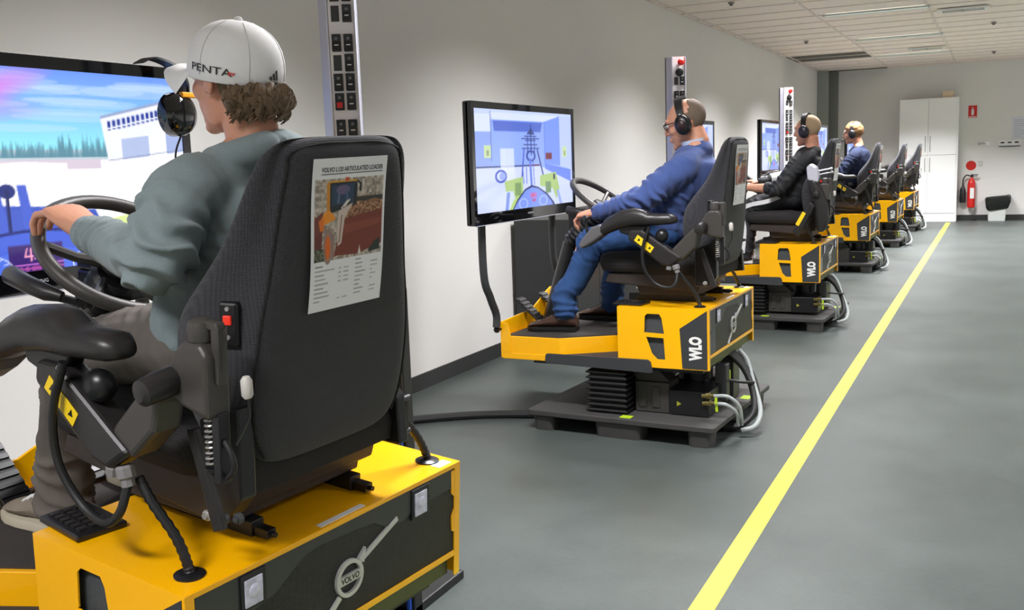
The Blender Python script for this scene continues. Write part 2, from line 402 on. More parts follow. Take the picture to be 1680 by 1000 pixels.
# tall white cabinet
cx0, cx1, cy0, cy1, ch = -1.70, -.665, 20.56, 21.02, 2.33
M_CABW = mat('cabinet_white', (244, 245, 244), .35)
t = thing('cabinet', ((cx0+cx1)/2, (cy0+cy1)/2, 0), 'tall white double-door cabinet against the far wall', 'cabinet')
G().box((cx0, cy0+.02, .0), (cx1, cy1, ch)).obj('body', M_CABW, t, smooth=None, bevel=.003)
G().box((cx0+.01, cy0-.0, .0), (cx1-.03, cy0+.02, .15)).obj('plinth', M_CABW, t, smooth=None, bevel=.003)
xm = (cx0+cx1)/2-.005
for a, b, hx in ((cx0+.004, xm-.003, xm-.045), (xm+.003, cx1-.03, xm+.04)):
    for z0, z1, h0, h1 in ((.165, 1.26, .95, 1.21), (1.266, ch-.01, 1.33, 1.62)):
        d = G().box((a, cy0-.004, z0), (b, cy0+.018, z1)).obj('door', M_CABW, t, smooth=None, bevel=.003)
        G().tube([(hx, cy0-.004, h0), (hx, cy0-.03, h0+.01), (hx, cy0-.03, h1-.01), (hx, cy0-.004, h1)], .006, 8).obj('handle', M_STL, d)
put(t, Matrix())
t = thing('carton', (-.87, 20.75, ch), 'small beige box lying on top of the white cabinet', 'box')
G().box((-.955, 20.66, ch), (-.775, 20.84, ch+.1)).obj('body', mat('beige_card', (226, 205, 175), .7), t, smooth=None, bevel=.006)
G().box((-.965, 20.65, ch+.08), (-.765, 20.85, ch+.115)).obj('lid', mat('beige_card', (226, 205, 175), .7), t, smooth=None, bevel=.006); put(t, Matrix())

# far wall fittings
WY = Y1
t = thing('fire_sign', (-.44, WY-.004, 2.06), 'red and white fire extinguisher sign on the far wall', 'sign')
G().box((-.515, WY-.006, 1.94), (-.365, WY, 2.17)).obj('plate', M_RED, t, smooth=None)
g = G().prism([(-.462, 1.99), (-.418, 1.99), (-.418, 2.09), (-.43, 2.105), (-.45, 2.105), (-.462, 2.09)], 1, WY-.008, WY-.006)
g.box((-.447, WY-.008, 2.105), (-.433, WY-.006, 2.13)); g.prism([(-.462, 2.12), (-.462, 2.13), (-.433, 2.138), (-.433, 2.125)], 1, WY-.008, WY-.006)
g.box((-.505, WY-.008, 1.95), (-.375, WY-.006, 1.965)); g.obj('pictogram', M_WHITE, t, smooth=None); put(t, Matrix())
tag(G().lathe([(.09, 0), (.09, .004)], (-.44, WY-.004, 1.04), (0, 1, 0), 28).obj('fire_disc', M_RED), 'round red disc on the far wall above the extinguisher', 'sign')
t = thing('fire_extinguisher', (-.42, WY-.08, .24), 'red fire extinguisher with black hose and white label on the far wall', 'fire extinguisher')
exx, exy = -.42, WY-.1
G().lathe([(.055, 0), (.068, .012), (.07, .05), (.07, .46), (.055, .52), (.03, .55), (.025, .58)], (exx, exy, .24), n=24).obj('cylinder', M_RED, t)
G().prism([(exx-.02, .42), (exx+.05, .42), (exx+.05, .62), (exx-.02, .62)], 1, exy-.072, exy-.066).obj('label', M_WHITE, t, smooth=None)
G().box((exx-.02, exy-.02, .82), (exx+.03, exy+.02, .86)).box((exx-.02, exy-.012, .86), (exx+.11, exy+.012, .875)).box((exx-.0, exy-.012, .835), (exx+.1, exy+.012, .848)).obj('valve', M_BLK, t, smooth=None, bevel=.002)
G().tube(smoothpath([(exx-.02, exy, .84), (exx-.09, exy, .86), (exx-.145, exy, .78), (exx-.15, exy-.0, .62)]), .012, 8).obj('hose', M_RUB, t)
G().lathe([(.022, 0), (.05, -.06), (.055, -.3), (.045, -.31)], (exx-.15, exy, .65), n=16).obj('horn', M_BLK, t)
G().box((exx-.03, exy+.065, .5), (exx+.03, WY, .6)).obj('bracket', M_STL, t, smooth=None); put(t, Matrix())
t = thing('switch_plate', (.21, WY, 1.43), 'wide white plate with three dark switches on the far wall', 'switch')
G().box((.02, WY-.012, 1.385), (.40, WY, 1.495)).obj('plate', M_PAPER, t, smooth=None, bevel=.004)
for i in range(3):
    G().box((.055+i*.12, WY-.02, 1.44), (.12+i*.12, WY-.012, 1.465)).obj('rocker', M_BLK, t, smooth=None, bevel=.002)
G().box((.03, WY-.03, 1.375), (.39, WY-.012, 1.39)).obj('ledge', M_GREY, t, smooth=None)
put(t, Matrix())
t = thing('wall_bracket', (-.24, WY, 1.45), 'small white bracket with a metal hook on the far wall', 'bracket')
G().box((-.22, WY-.012, 1.42), (-.13, WY, 1.48)).obj('plate', M_PAPER, t, smooth=None, bevel=.003)
G().tube(smoothpath([(-.2, WY-.012, 1.44), (-.28, WY-.03, 1.45), (-.31, WY-.04, 1.42), (-.32, WY-.03, 1.47)]), .008, 8).obj('hook', M_STL, t); put(t, Matrix())
t = thing('light_switch', (-.28, WY, 1.08), 'single small white light switch right of the red disc', 'switch')
G().box((-.315, WY-.01, 1.02), (-.24, WY, 1.12)).obj('plate', mat('switch_white', (205, 205, 198), .5), t, smooth=None, bevel=.003)
G().box((-.29, WY-.016, 1.055), (-.265, WY-.01, 1.085)).obj('rocker', M_WHITE, t, smooth=None, bevel=.002); put(t, Matrix())
im = Img(40, 60, (216, 219, 228), 2); 
for i in range(9): im.rect(.12, .1+i*.09, .5+.04*((i*7) % 9), .125+i*.09, (170, 172, 190))
im.rect(0, 0, 1, .03, (190, 192, 205))
for a, b, c, d, lb in ((.23, 1.52, .56, 1.93, 'printed notice sheet pinned above the triple switch plate'),):
    o = finish('notice', im.mesh(lambda u, v: (a+u*(c-a), WY-.002, b+v*(d-b))), paint_mat('notice_print'), None, smooth=None); tag(o, lb, 'notice')
# waste bin with liner
t = thing('waste_bin', (.03, 20.82, 0), 'white waste bin lined with a black bag by the far wall', 'bin')
def rr(cx, cy, hx, hy, z, r=.03, n=4):
    o = []
    for sx, sy, a0 in ((1, 1, 0), (-1, 1, 90), (-1, -1, 180), (1, -1, 270)):
        for i in range(n+1):
            a = R_(a0+90*i/n); o.append((cx+sx*(hx-r)+r*math.cos(a), cy+sy*(hy-r)+r*math.sin(a), z))
    return o
G().loft([rr(.03, 20.82, .145, .115, .0), rr(.03, 20.82, .165, .13, .28)]).obj('bin_body', mat('bin_white', (200, 204, 200), .45), t)
secs = []
for z, s in ((.2, 1.02), (.24, 1.15), (.32, 1.25), (.4, 1.3), (.44, 1.22), (.445, 1.1), (.36, 1.0)):
    q = [Vector(p) for p in rr(.045, 20.82, .17*s, .135*s, z, r=.05, n=6)]
    secs.append([p+Vector((.02*noise.noise(p*11), .02*noise.noise(p*13), .02*noise.noise(p*9)+(.03*(p.x > .1)))) for p in q])
G().loft(secs, cap=False).obj('bin_liner', mat('bin_bag', (24, 26, 25), .25, bump=.6, bump_scale=25), t); put(t, Matrix())
tag(G().ell((-.36, 20.93, .015), (.05, .03, .015)).obj('floor_plug', M_BLK), 'small black plug lying on the floor beside the cabinet', 'plug')

# dark equipment cabinet behind the second monitor
t = thing('equipment_cabinet', (-2.9, 7.2, 0), 'dark grey steel cabinet by the left wall behind the second monitor', 'cabinet')
G().box((-3.2, 6.58, 0.03), (-2.72, 7.9, .98)).obj('body', mat('cabinet_dark', (44, 46, 47), .45), t, smooth=None, bevel=.006)
G().box((-3.18, 6.6, 0), (-2.74, 7.88, .03)).obj('plinth', M_BLK, t, smooth=None)
for a, b, h in ((6.59, 7.02, 6.98), (7.03, 7.46, 7.07), (7.47, 7.89, 7.51)):
    d = G().box((-2.72, a, .06), (-2.70, b, .96)).obj('door', mat('cabinet_door_dark', (50, 52, 53), .4), t, smooth=None, bevel=.004)
    G().box((-2.70, h-.008, .72), (-2.685, h+.008, .8)).obj('handle', M_BLK, d, smooth=None, bevel=.002)
put(t, Matrix())

# cable on the floor
tag(G().tube(smoothpath([(-2.95, 4.36, .023), (-2.8, 4.52, .023), (-2.56, 4.69, .023), (-2.29, 4.80, .023), (-2.1, 4.83, .023), (-1.95, 4.9, .023)], 8), .022, 10).obj('floor_cable', M_RUB), 'thick black cable on the floor running to the second simulator pallet', 'cable')

# ================================================================== SIMULATOR PARTS
BW, BL, BH = .847, .471, .302        # yellow seat box: width, length, height
M_BAR = mat('brushed_silver', (192, 192, 190), .35, metal=.15)
def build_platform(lb):
    t = thing('simulator_platform', (-.4, BW/2, -.22), lb, 'simulator', 'yellow simulator platforms')
    # folded steel seat box, side windows cut out
    g = G()
    holes = [[(-.33, .180), (-.325, .258), (-.315, .266), (-.245, .257), (-.237, .245), (-.229, .176)],
             [(-.318, .150), (-.230, .146), (-.219, .045), (-.262, .05), (-.284, .07)]]
    # side plates built as strips around the openings
    def side(y0, y1):
        g.box((-BL, y0, 0), (-.335, y1, BH)); g.box((-.215, y0, 0), (-.004, y1, BH))
        g.prism([(-.335, .27), (-.215, .27), (-.215, BH), (-.335, BH)], 1, y0, y1)
        g.prism([(-.335, .155), (-.215, .15), (-.215, .172), (-.335, .176)], 1, y0, y1)
        g.prism([(-.335, 0), (-.215, 0), (-.215, .043), (-.335, .043)], 1, y0, y1)
        g.prism([(-.335, .176), (-.329, .18), (-.325, .258), (-.312, .27), (-.335, .27)], 1, y0, y1)
        g.prism([(-.226, .174), (-.215, .172), (-.215, .27), (-.25, .27), (-.238, .25)], 1, y0, y1)
        g.prism([(-.335, .043), (-.262, .043), (-.29, .07), (-.32, .155), (-.335, .155)], 1, y0, y1)
        g.prism([(-.215, .043), (-.215, .15), (-.229, .15), (-.222, .043)], 1, y0, y1)
    side(0, .004); side(BW-.004, BW)
    g.box((-BL, .004, BH-.004), (-.004, BW-.004, BH)); g.box((-BL, .004, 0), (-BL+.004, BW-.004, BH-.004))
    g.obj('seat_box', M_YEL, t, smooth=None)
    G().box((-.36, .02, .02), (-.19, .024, .285)).obj('vent_mesh', mat('vent_mesh_grey', (62, 66, 68), .6, noise_amt=.4, noise_scale=90), t, smooth=None)
    # rear frame
    g = G()
    g.box((-.004, 0, BH-.010), (0, BW, BH)); g.box((-.004, 0, 0), (0, .022, BH-.010)); g.box((-.004, BW-.022, 0), (0, BW, BH-.010))
    g.box((-.004, .022, .055), (.0, BW-.022, .070))
    g.prism([(BW-.022, .285), (BW-.036, .285), (BW-.034, .225), (BW-.022, .215)], 0, -.004, 0)
    g.prism([(BW-.022, .185), (BW-.034, .165), (BW-.032, .125), (BW-.022, .12)], 0, -.004, 0)
    g.obj('rear_frame', M_YEL, t, smooth=None, bevel=.001)
    G().box((-.012, .022, .07), (-.004, BW-.02, BH-.012)).obj('rear_grille', M_CARB, t, smooth=None)
    band = [(.024, .29), (.024, .19), (.06, .185), (.12, .195), (.22, .215), (.30, .262), (.34, .268), (.45, .262), (.52, .255), (.56, .232), (.62, .222), (.68, .238), (BW-.03, .24), (BW-.03, .29)]
    G().prism(band, 0, -.005, -.0015).obj('rear_band', M_PANEL, t, smooth=None)
    G().prism([(.03, .07), (.03, .17), (.05, .18), (.06, .21), (.12, .21), (.125, .08)], 0, -.006, -.003).obj('rear_latch_panel', M_GLS, t, smooth=None)
    G().box((-.03, .022, .0), (-.022, BW-.022, .055)).obj('lower_plate', M_OLIVE, t, smooth=None)
    # diagonal bar and emblem
    em = (.435, .158)
    def bar(a, b, w):
        d = Vector((b[0]-a[0], b[1]-a[1])).normalized(); n = Vector((-d.y, d.x))*w/2
        return [(a[0]+n.x, a[1]+n.y), (b[0]+n.x, b[1]+n.y), (b[0]-n.x, b[1]-n.y), (a[0]-n.x, a[1]-n.y)]
    G().prism(bar((.34, .072), (.405, .123), .011), 0, -.004, .002).obj('diagonal_bar', M_BAR, t, smooth=None); G().prism(bar((.468, .182), (.60, .238), .011), 0, -.004, .002).obj('diagonal_bar', M_BAR, t, smooth=None)
    g = G(); n = 32; ro, ri = .043, .034
    for i in range(n):
        a, b = 2*math.pi*i/n, 2*math.pi*(i+1)/n
        q = [(em[0]+r*math.cos(x), em[1]+r*math.sin(x)) for r, x in ((ri, a), (ro, a), (ro, b), (ri, b))]
        g.prism(q, 0, -.004, .004)
    c45 = .7071
    g.prism([(em[0]+.028, em[1]+.034), (em[0]+.052, em[1]+.054), (em[0]+.045, em[1]+.020)], 0, -.004, .004)
    g.prism([(em[0]-.037, em[1]-.010), (em[0]+.037, em[1]-.010), (em[0]+.037, em[1]+.010), (em[0]-.037, em[1]+.010)], 0, -.004, .0035)
    e = g.obj('emblem', M_BAR, t, smooth=None)
    g = G(); flat(g, text_geo('VOLVO', .019, bold=.0006, sx=.92), lambda x, y: (.0040, em[0]+x, em[1]+y)); g.obj('emblem_lettering', M_BLK, e, smooth=None)
    # lamps
    for y0 in (.128, .652):
        l = G().box((-.006, y0, .212), (.003, y0+.066, .287)).obj('rear_lamp', M_BLK, t, smooth=None, bevel=.002)
        G().box((.003, y0+.009, .220), (.006, y0+.053, .276)).ell((.0055, y0+.031, .250), (.004, .014, .015)).obj('lens', M_LENS, l, smooth=None)
    # side badge
    for y0, y1, sg in ((-.0015, 0, 1), (BW, BW+.0015, -1)):
        b = G().prism([(-.146, .202), (-.008, .295), (-.008, .004), (-.134, .004)], 1, y0, y1).obj('side_badge', M_PANEL, t, smooth=None)
        g = G(); tx = fit_text('WLO', .120, .066, .06)
        yy = -.0022 if sg > 0 else BW+.0022
        flat(g, tx, lambda x, y: (-.067-y if sg > 0 else -.067+y, yy, .106+x)); g.obj('badge_lettering', M_WHITE, b, smooth=None)
    # labels on the lid
    o = G().box((-.024, .36, BH), (-.008, .50, BH+.0008)).obj('lid_label', M_WHITE, t, smooth=None)
    G().box((-.04, BW-.07, BH), (-.012, BW-.02, BH+.0008)).obj('lid_label', mat('label_blue_white', (170, 200, 215), .5), t, smooth=None)
    # base tray
    g = G().box((-1.135, 0, -.004), (-BL, BW, .03)).obj('base_tray', M_YEL, t, smooth=None, bevel=.003)
    G().box((-.80, .012, .03), (-BL, BW-.012, .034)).obj('lower_mat', M_MAT, t, smooth=None)
    tray = [(-1.12, .005), (-.80, .005), (-.475, .22), (-.475, BW-.22), (-.80, BW-.005), (-1.12, BW-.005)]
    G().prism(tray, 2, .03, .118).obj('foot_well', M_YEL, t, smooth=None, bevel=.002)
    ins = [(-1.11, .02), (-.81, .02), (-.48, .232), (-.48, BW-.232), (-.81, BW-.02), (-1.11, BW-.02)]
    G().prism(ins, 2, .118, .124).obj('foot_mat', M_MAT, t, smooth=None)
    # front bulkhead
    fb = [(0, 0), (0, .195), (.24, .205), (.36, .205), (.56, .285), (.62, .305), (.72, .29), (BW, .195), (BW, 0)]
    G().prism(fb, 0, -1.145, -1.135).obj('front_panel', M_YEL, t, smooth=None, bevel=.002)
    G().prism([(-1.135, .03), (-1.135, .19), (-1.10, .185), (-1.085, .118), (-1.085, .03)], 1, -.001, .006).obj('corner_gusset', M_YEL, t, smooth=None)
    G().prism([(-1.135, .118), (-1.135, .29), (-1.0, .124)], 1, .62, .63).obj('corner_gusset', M_YEL, t, smooth=None)
    G().ell((-1.155, -.02, .155), (.018, .018, .018)).tube([(-1.15, -.02, .155), (-1.135, .03, .155)], .008, 8).obj('clamp_knob', M_BLK, t)
    # dark skid along the side
    def skid(y0, y1):
        return G().prism([(-.88, -.006), (-.875, .034), (-.865, .040), (-.31, .040), (-.295, .030), (-.285, -.022), (-.30, -.028), (-.865, -.012)], 1, y0, y1)
    skid(-.012, -.003).obj('side_skid', M_PANEL, t, smooth=None, bevel=.002)
    skid(BW+.003, BW+.012).obj('side_skid', M_PANEL, t, smooth=None, bevel=.002)
    # pedals
    for y0, x0 in ((.52, -1.0), (.28, -1.02)):
        M = Matrix.Translation((x0, y0, .124)) @ Matrix.Rotation(R_(42), 4, 'Y')
        p = G().box((-.22, -.04, .01), (-.0, .04, .022), M).obj('pedal', M_RUB, t, smooth=None, bevel=.003)
        g = G()
        for i in range(7): g.box((-.205+i*.028, -.038, .022), (-.19+i*.028, .038, .027), M)
        g.obj('pedal_ribs', M_BLK, p, smooth=None)
    # underframe, bellows, motors
    G().box((-.98, .06, -.03), (-.05, BW-.06, -.004)).obj('under_plate', M_BLK, t, smooth=None)
    def bellows(x0, x1, y0, y1):
        secs = []; nb = 8; zt, zb = -.03, -.258
        cx, cy, hx, hy = (x0+x1)/2, (y0+y1)/2, (x1-x0)/2, (y1-y0)/2
        for i in range(nb):
            z = zt+(zb-zt)*i/nb; dz = (zb-zt)/nb
            for f, s in ((.05, .84), (.45, 1), (.6, 1), (.95, .84)):
                secs.append([(cx+sx*hx*s, cy+sy*hy*s, z+dz*f) for sx, sy in ((1, 1), (-1, 1), (-1, -1), (1, -1))])
        return G().loft(secs)
    bellows(-.655, -.43, .0, .22).obj('bellows', M_RUB, t, smooth=None)
    bellows(-.655, -.43, BW-.22, BW-.0).obj('bellows', M_RUB, t, smooth=None)
    G().lathe([(.09, 0), (.09, -.1), (.12, -.11), (.12, -.228)], (-.2, .42, -.03), n=20).obj('actuator', M_BLK, t)
    g = G().box((-.42, .10, -.255), (-.24, .26, -.10)).box((-.40, .095, -.23), (-.36, .1, -.12)).box((-.33, .095, -.23), (-.29, .1, -.12)); g.prism([(-.42, -.10), (-.45, -.04), (-.30, -.04), (-.24, -.10)], 1, .12, .24)
    g.obj('hydraulic_motor', mat('motor_grey', (54, 52, 49), .5), t, smooth=None, bevel=.005)
    G().box((-.24, .09, -.258), (-.03, .34, -.13)).obj('manifold_block', M_BLK, t, smooth=None, bevel=.006)
    G().prism([(-.195, -.21), (-.172, -.198), (-.195, -.186)], 1, .087, .09).obj('warning_triangle', mat('warn_olive', (150, 150, 40), .5), t, smooth=None)
    G().box((-.06, .30, -.22), (-.0, .36, -.03)).obj('strut_block', M_PANEL, t, smooth=None, bevel=.004); G().box((-.12, .5, -.255), (-.02, .62, -.03)).obj('strut_block', M_PANEL, t, smooth=None, bevel=.004)
    for z, y in ((-.145, .075), (-.185, .085)):
        f = G().lathe([(.012, 0), (.012, .02), (.017, .022), (.017, .04), (.011, .042), (.011, .06)], (-.06, y, z), (1, 0, .1), 10).obj('hose_fitting', mat('brass', (150, 140, 90), .3, metal=1), t, smooth=None)
        G().box((.005, y-.006, z-.035), (.018, y-.004, z+.012)).obj('tie_tag', M_LIME, f, smooth=None)
    G().tube(smoothpath([(.0, .075, -.14), (.07, .08, -.14), (.115, .11, -.19), (.12, .14, -.27), (.11, .18, -.30)]), .009, 8).obj('hose', M_HOSE, t)
    G().tube(smoothpath([(.0, .085, -.18), (.06, .09, -.185), (.10, .12, -.23), (.10, .15, -.30)]), .009, 8).obj('hose', M_HOSE, t)
    G().tube(smoothpath([(-.0, .55, .0), (.05, .52, -.05), (.10, .45, -.15), (.16, .35, -.26), (.16, .25, -.32), (.10, .2, -.34)]), .012, 8).obj('hose', M_HOSE, t)
    for i, dy in enumerate((0, .035, .07)):
        G().tube(smoothpath([(-.04, .46+dy, -.0), (.04, .46+dy, -.07), (.10, .42+dy, -.17), (.13, .33+dy, -.27), (.08, .27+dy, -.33), (.0, .25+dy, -.345)]), .017, 10).obj('cable_bundle', M_RUB, t)
    G().tube(smoothpath([(-.04, .36, -.12), (.06, .37, -.13), (.11, .42, -.14)]), .008, 8).obj('cable_tail', M_RUB, t)
    G().box((-.012, .37, -.13), (-.004, .39, -.075)).obj('tie_tag', M_LIME, t, smooth=None)
    # steering console
    wc = Vector((-.70, BW/2, .807)); tl = .617; e2 = Vector((-math.cos(tl), 0, math.sin(tl))); e1 = Vector((0, 1, 0)); nn = e1.cross(e2)
    if nn.x < 0: nn = -nn     # points to the driver, up and back
    rim = [wc+.198*(math.cos(a)*e1+math.sin(a)*e2) for a in [2*math.pi*i/48 for i in range(49)]]
    w = G().tube(rim, .0172, 14, cap=False).obj('steering_wheel', M_GPL, t)
    hub = wc-nn*.045
    G().lathe([(.045, 0), (.052, .012), (.045, .028), (.02, .034)], hub, nn, 24).obj('wheel_hub', M_DPL, w)
    for a in (R_(20), R_(160), R_(270)):
        d = math.cos(a)*e1+math.sin(a)*e2
        G().tube([hub+d*.03+nn*.012, hub+d*.11+nn*.02, wc+d*.192], [.016, .012, .012], 8).obj('spoke', M_GPL, w)
    base = Vector((-1.04, BW/2, .12)); top = hub-nn*.02
    mid = Vector((-.90, BW/2, .58)); cd_ = (mid-top)
    G().tube([base, base.lerp(mid, .5), mid], [.060, .055, .05], 14).obj('steering_column', M_BLK, t)
    pr = []
    for i in range(19): pr.append((.06 if i % 2 else .048, cd_.length*i/18))
    G().lathe(pr, top, cd_, 18).obj('column_boot', M_RUB, t)
    G().box((-.93, .44, .655), (-.84, .70, .745)).prism([(-.93, .745), (-.84, .745), (-.865, .765), (-.93, .77)], 1, .44, .70).obj('dash_box', M_BLK, t, smooth=None, bevel=.008)
    G().box((-.842, .56, .70), (-.838, .62, .713)).obj('dash_light', mat('dash_led', (235, 235, 235), .4, emit=.6), t, smooth=None)
    # stalks
    q = smoothpath([top+Vector((-.0, -.04, -.01)), (-.655, .29, .715), (-.69, .225, .735)], 5)
    s = G().tube(q, [.010]*len(q), 8).obj('gear_lever', M_BLK, t)
    G().lathe([(.012, 0), (.022, .006), (.016, .014), (.022, .022), (.016, .03), (.02, .036), (.008, .042)], (-.655, .30, .715), (-.35, -.9, .2), 14).obj('lever_boot', M_RUB, s)
    G().tube([(-.66, .225, .738), (-.69, .208, .746), (-.75, .20, .760), (-.815, .20, .774), (-.824, .20, .776)], [.012, .019, .021, .023, .018], 14).obj('lever_grip', M_DPL, s)
    sk = G().tube([top+Vector((-.03, .05, -.03)), (-.82, .58, .69), (-.843, .62, .688)], [.010, .010, .010], 8).tube([(-.848, .62, .684), (-.80, .62, .706), (-.748, .62, .732), (-.74, .62, .735)], [.012, .017, .019, .014], 12).obj('stalk', M_BLK, t)
    G().tube([(-.835, .62, .690), (-.829, .62, .693)], .0185, 12).tube([(-.80, .62, .706), (-.797, .62, .7075)], .0195, 12).obj('stalk_ring', M_CHR, sk)
    return t

def build_keypad(lb):
    t = thing('keypad', (-.43, .09, BH), lb, 'keypad', 'black keypads on the yellow boxes')
    M = Matrix.Translation((-.425, .085, BH)) @ Matrix.Rotation(R_(-6), 4, 'Z')
    G().box((-.08, -.055, 0), (.08, .055, .014), M).obj('housing', M_BLK, t, smooth=None, bevel=.004)
    for i in range(6):
        for j in range(3):
            G().box((-.066+i*.022, -.04+j*.026, .014), (-.05+i*.022, -.022+j*.026, .019), M).obj('key', M_DPL, t, smooth=None)
    return t

def build_seat(lb, armup=False, group='operator seats on the platforms'):
    t = thing('operator_seat', (-.2, .39, BH), lb, 'seat', group)
    cy = .395
    XR = lambda z: .034+(z-.789)*.0993
    # back shell sections: z, front x, half width rear, half width front
    S_ = [(.478, -.10, .13, .15), (.484, -.15, .160, .18), (.505, -.168, .188, .207), (.56, -.182, .212, .238), (.66, -.19, .220, .264), (.74, -.185, .214, .272), (.79, -.165, .206, .270),
          (.83, -.132, .198, .263), (.88, -.088, .190, .254), (.93, -.052, .183, .244), (1.0, -.022, .172, .230), (1.06, .0, .160, .214), (1.09, .012, .150, .198), (1.108, .022, .136, .172), (1.118, .036, .11, .135)]
    secs = []
    for z, xf, hr, hf in S_:
        xr = XR(z); zr = z
        if z > 1.085: xr -= (z-1.085)*.5
        if z < .5: xr -= (.5-z)*.6
        D = xr-xf; p = []
        rc = min(.030, D*.35)
        # rear face (crease), flank and rounded front, going round
        half = [(xr+.004, 0), (xr+.002, hr*.5), (xr-.0, hr-.02), (xr-.010, hr+.004), (xr-.030, hr+.016), (xr-D*.45, hr*.5+hf*.5+.012), (xf+D*.28, hf+.002), (xf+D*.12, hf-.008), (xf+D*.03, hf-.035), (xf+D*.05, hf*.55), (xf+D*.09, 0)]
        for a, b in half: p.append((a, cy+b, z))
        for a, b in half[-2:0:-1]: p.append((a, cy-b, z))
        secs.append(p)
    crease = []
    for q in secs:
        A_, B_, C_ = Vector(q[2]), Vector(q[3]), Vector(q[4]); crease.append((A_+4*B_+C_)/6)
    b = G().loft(secs).obj('backrest', M_FAB, t, smooth=50)
    sm = b.modifiers.new('s', 'SUBSURF'); sm.levels = 2; sm.render_levels = 2
    # piping seam round the rear panel
    cr_ = [p for p in crease[2:-2]]
    pth = [Vector((p.x, 2*cy-p.y, p.z)) for p in cr_]+[Vector((XR(1.1)-.008, cy+y_, 1.105)) for y_ in (-.08, 0, .08)]+cr_[::-1]
    G().tube(smoothpath(pth, 3), .0030, 6).obj('piping', M_FAB2, b)
    # lower skirt and pan
    G().loft([rr(-.085, cy, .065, .235, .43, .03), rr(-.085, cy, .07, .24, .47, .03), rr(-.09, cy, .06, .23, .52, .03)]).obj('back_skirt', M_FAB2, t)
    g = G(); g.prism([(-.60, .40), (-.10, .36), (-.075, .45), (-.58, .45)], 1, cy-.235, cy+.235)
    g.obj('seat_pan', M_PAN, t, smooth=None, bevel=.006)
    G().prism([(-.42, BH+.035), (-.115, BH+.035), (-.105, .39), (-.45, .40)], 1, cy-.2, cy+.2).obj('suspension_base', M_PAN, t, smooth=None, bevel=.004)
    # cushion
    sc = []
    for z, hx, hy in ((.452, .22, .22), (.462, .25, .25), (.50, .262, .26), (.535, .255, .252), (.552, .23, .225), (.556, .12, .12)):
        sc.append([(x-.375+.0, y, zz-(.012 if x > .1 else 0)) for x, y, zz in rr(0, cy, hx, hy, z, .06, 5)])
    c = G().loft(sc).obj('cushion', M_FAB2, t, smooth=60)
    # slide rails
    for y_ in (cy-.135, cy+.165):
        r = G().box((-.50, y_-.018, BH), (-.09, y_+.018, BH+.034)).obj('slide_rail', M_BLK, t, smooth=None, bevel=.003)
        G().box((-.09, y_-.012, BH+.004), (-.05, y_+.012, BH+.022)).lathe([(.006, 0), (.006, .012)], (-.05, y_, BH+.013), (1, 0, 0), 8).obj('rail_end', M_BLK, r, smooth=None)
    # heater switch recessed in the side of the back
    yy = cy-.262
    SM = Matrix.Translation((-.026, cy-.243, .777)) @ Matrix.Rotation(R_(21), 4, 'Z')
    s = G().box((-.019, -.007, -.042), (.019, .02, .042), SM).obj('switch_panel', M_BLK, t, smooth=None, bevel=.005)
    G().box((-.008, -.012, .0), (.008, -.006, .018), SM).obj('rocker', mat('rocker_red', (225, 50, 30), .4, emit=.3), s, smooth=None, bevel=.002)
    for z_ in (-.024, .030):
        G().lathe([(.005, 0), (.004, .003)], SM @ Vector((0, -.007, z_)), SM.to_3x3() @ Vector((0, -1, 0)), 10).obj('screw', M_STL, s, smooth=None)
    # hinge lever and spring assembly on the left
    def arm(side):
        sg = -1 if side == 'l' else 1
        Y = (lambda d: cy+sg*(.375+d)) if True else None   # d measured outwards
        MX = None
        hb = G().prism([(.062, .64), (.062, .755), (.045, .775), (.0, .775), (-.02, .755), (-.055, .70), (-.04, .665), (-.01, .655)], 1, Y(-.055), Y(0)).obj('arm_bracket', M_GPL, t, smooth=None, bevel=.010, seg=3)
        G().lathe([(.024, 0), (.026, .018), (.022, .034), (.012, .040)], (.022, Y(-.028), .775), (0, 0, 1), 18).obj('height_knob', M_GPL, hb)
        G().box((.052, Y(-.04), .70), (.070, Y(-.02), .80)).box((.01, Y(-.04), .80), (.070, Y(-.02), .812)).obj('bracket_fin', M_GPL, hb, smooth=None, bevel=.004)
        G().tube([(-.03, Y(-.01), .70), (-.03, Y(.03), .695), (-.03, Y(.062), .69), (-.03, Y(.068), .69)], [.026, .027, .024, .014], 16).obj('clamp_knob', M_DPL, hb)
        # spring
        z0, z1 = .545, .645; sp = [(.034+.011*math.cos(a), Y(-.03)+.011*math.sin(a), z0+(z1-z0)*a/(2*math.pi*10)) for a in [2*math.pi*10*i/120 for i in range(121)]]
        s_ = G().tube(sp, .0022, 5).obj('spring', M_STL, t)
        G().tube([(.034, Y(-.03), .53), (.034, Y(-.03), .66)], .0055, 8).lathe([(.014, 0), (.014, .006)], (.034, Y(-.03), .538), n=12).obj('spring_rod', M_BLK, s_)
        G().box((.046, Y(-.045), .52), (.066, Y(-.02), .65)).tube(smoothpath([(.066, Y(-.03), .60), (.085, Y(-.03), .575), (.088, Y(-.03), .55), (.07, Y(-.03), .53)]), .006, 8).obj('hinge_plate', M_BLK, t, smooth=None, bevel=.003)
        for z, x, m_ in ((.420, .0, M_PANEL), (.43, .04, M_PANEL), (.565, -.055, M_PANEL), (.415, -.045, M_STL)):
            G().lathe([(.011, 0), (.011, .008), (.006, .009), (.006, .014)], (x, Y(-.082), z), (0, sg, 0), 10).obj('bolt', m_, t, smooth=None)
        G().prism([(-.075, .585), (-.050, .59), (.015, .405), (-.012, .395)], 1, Y(-.075), Y(-.060)).obj('side_link', M_DPL, t, smooth=None, bevel=.003)
        G().prism([(-.11, .58), (-.0, .62), (.0, .44), (-.03, .40), (-.11, .39)], 1, Y(-.16), Y(-.12)).obj('side_bracket', M_BLK, t, smooth=None, bevel=.004)
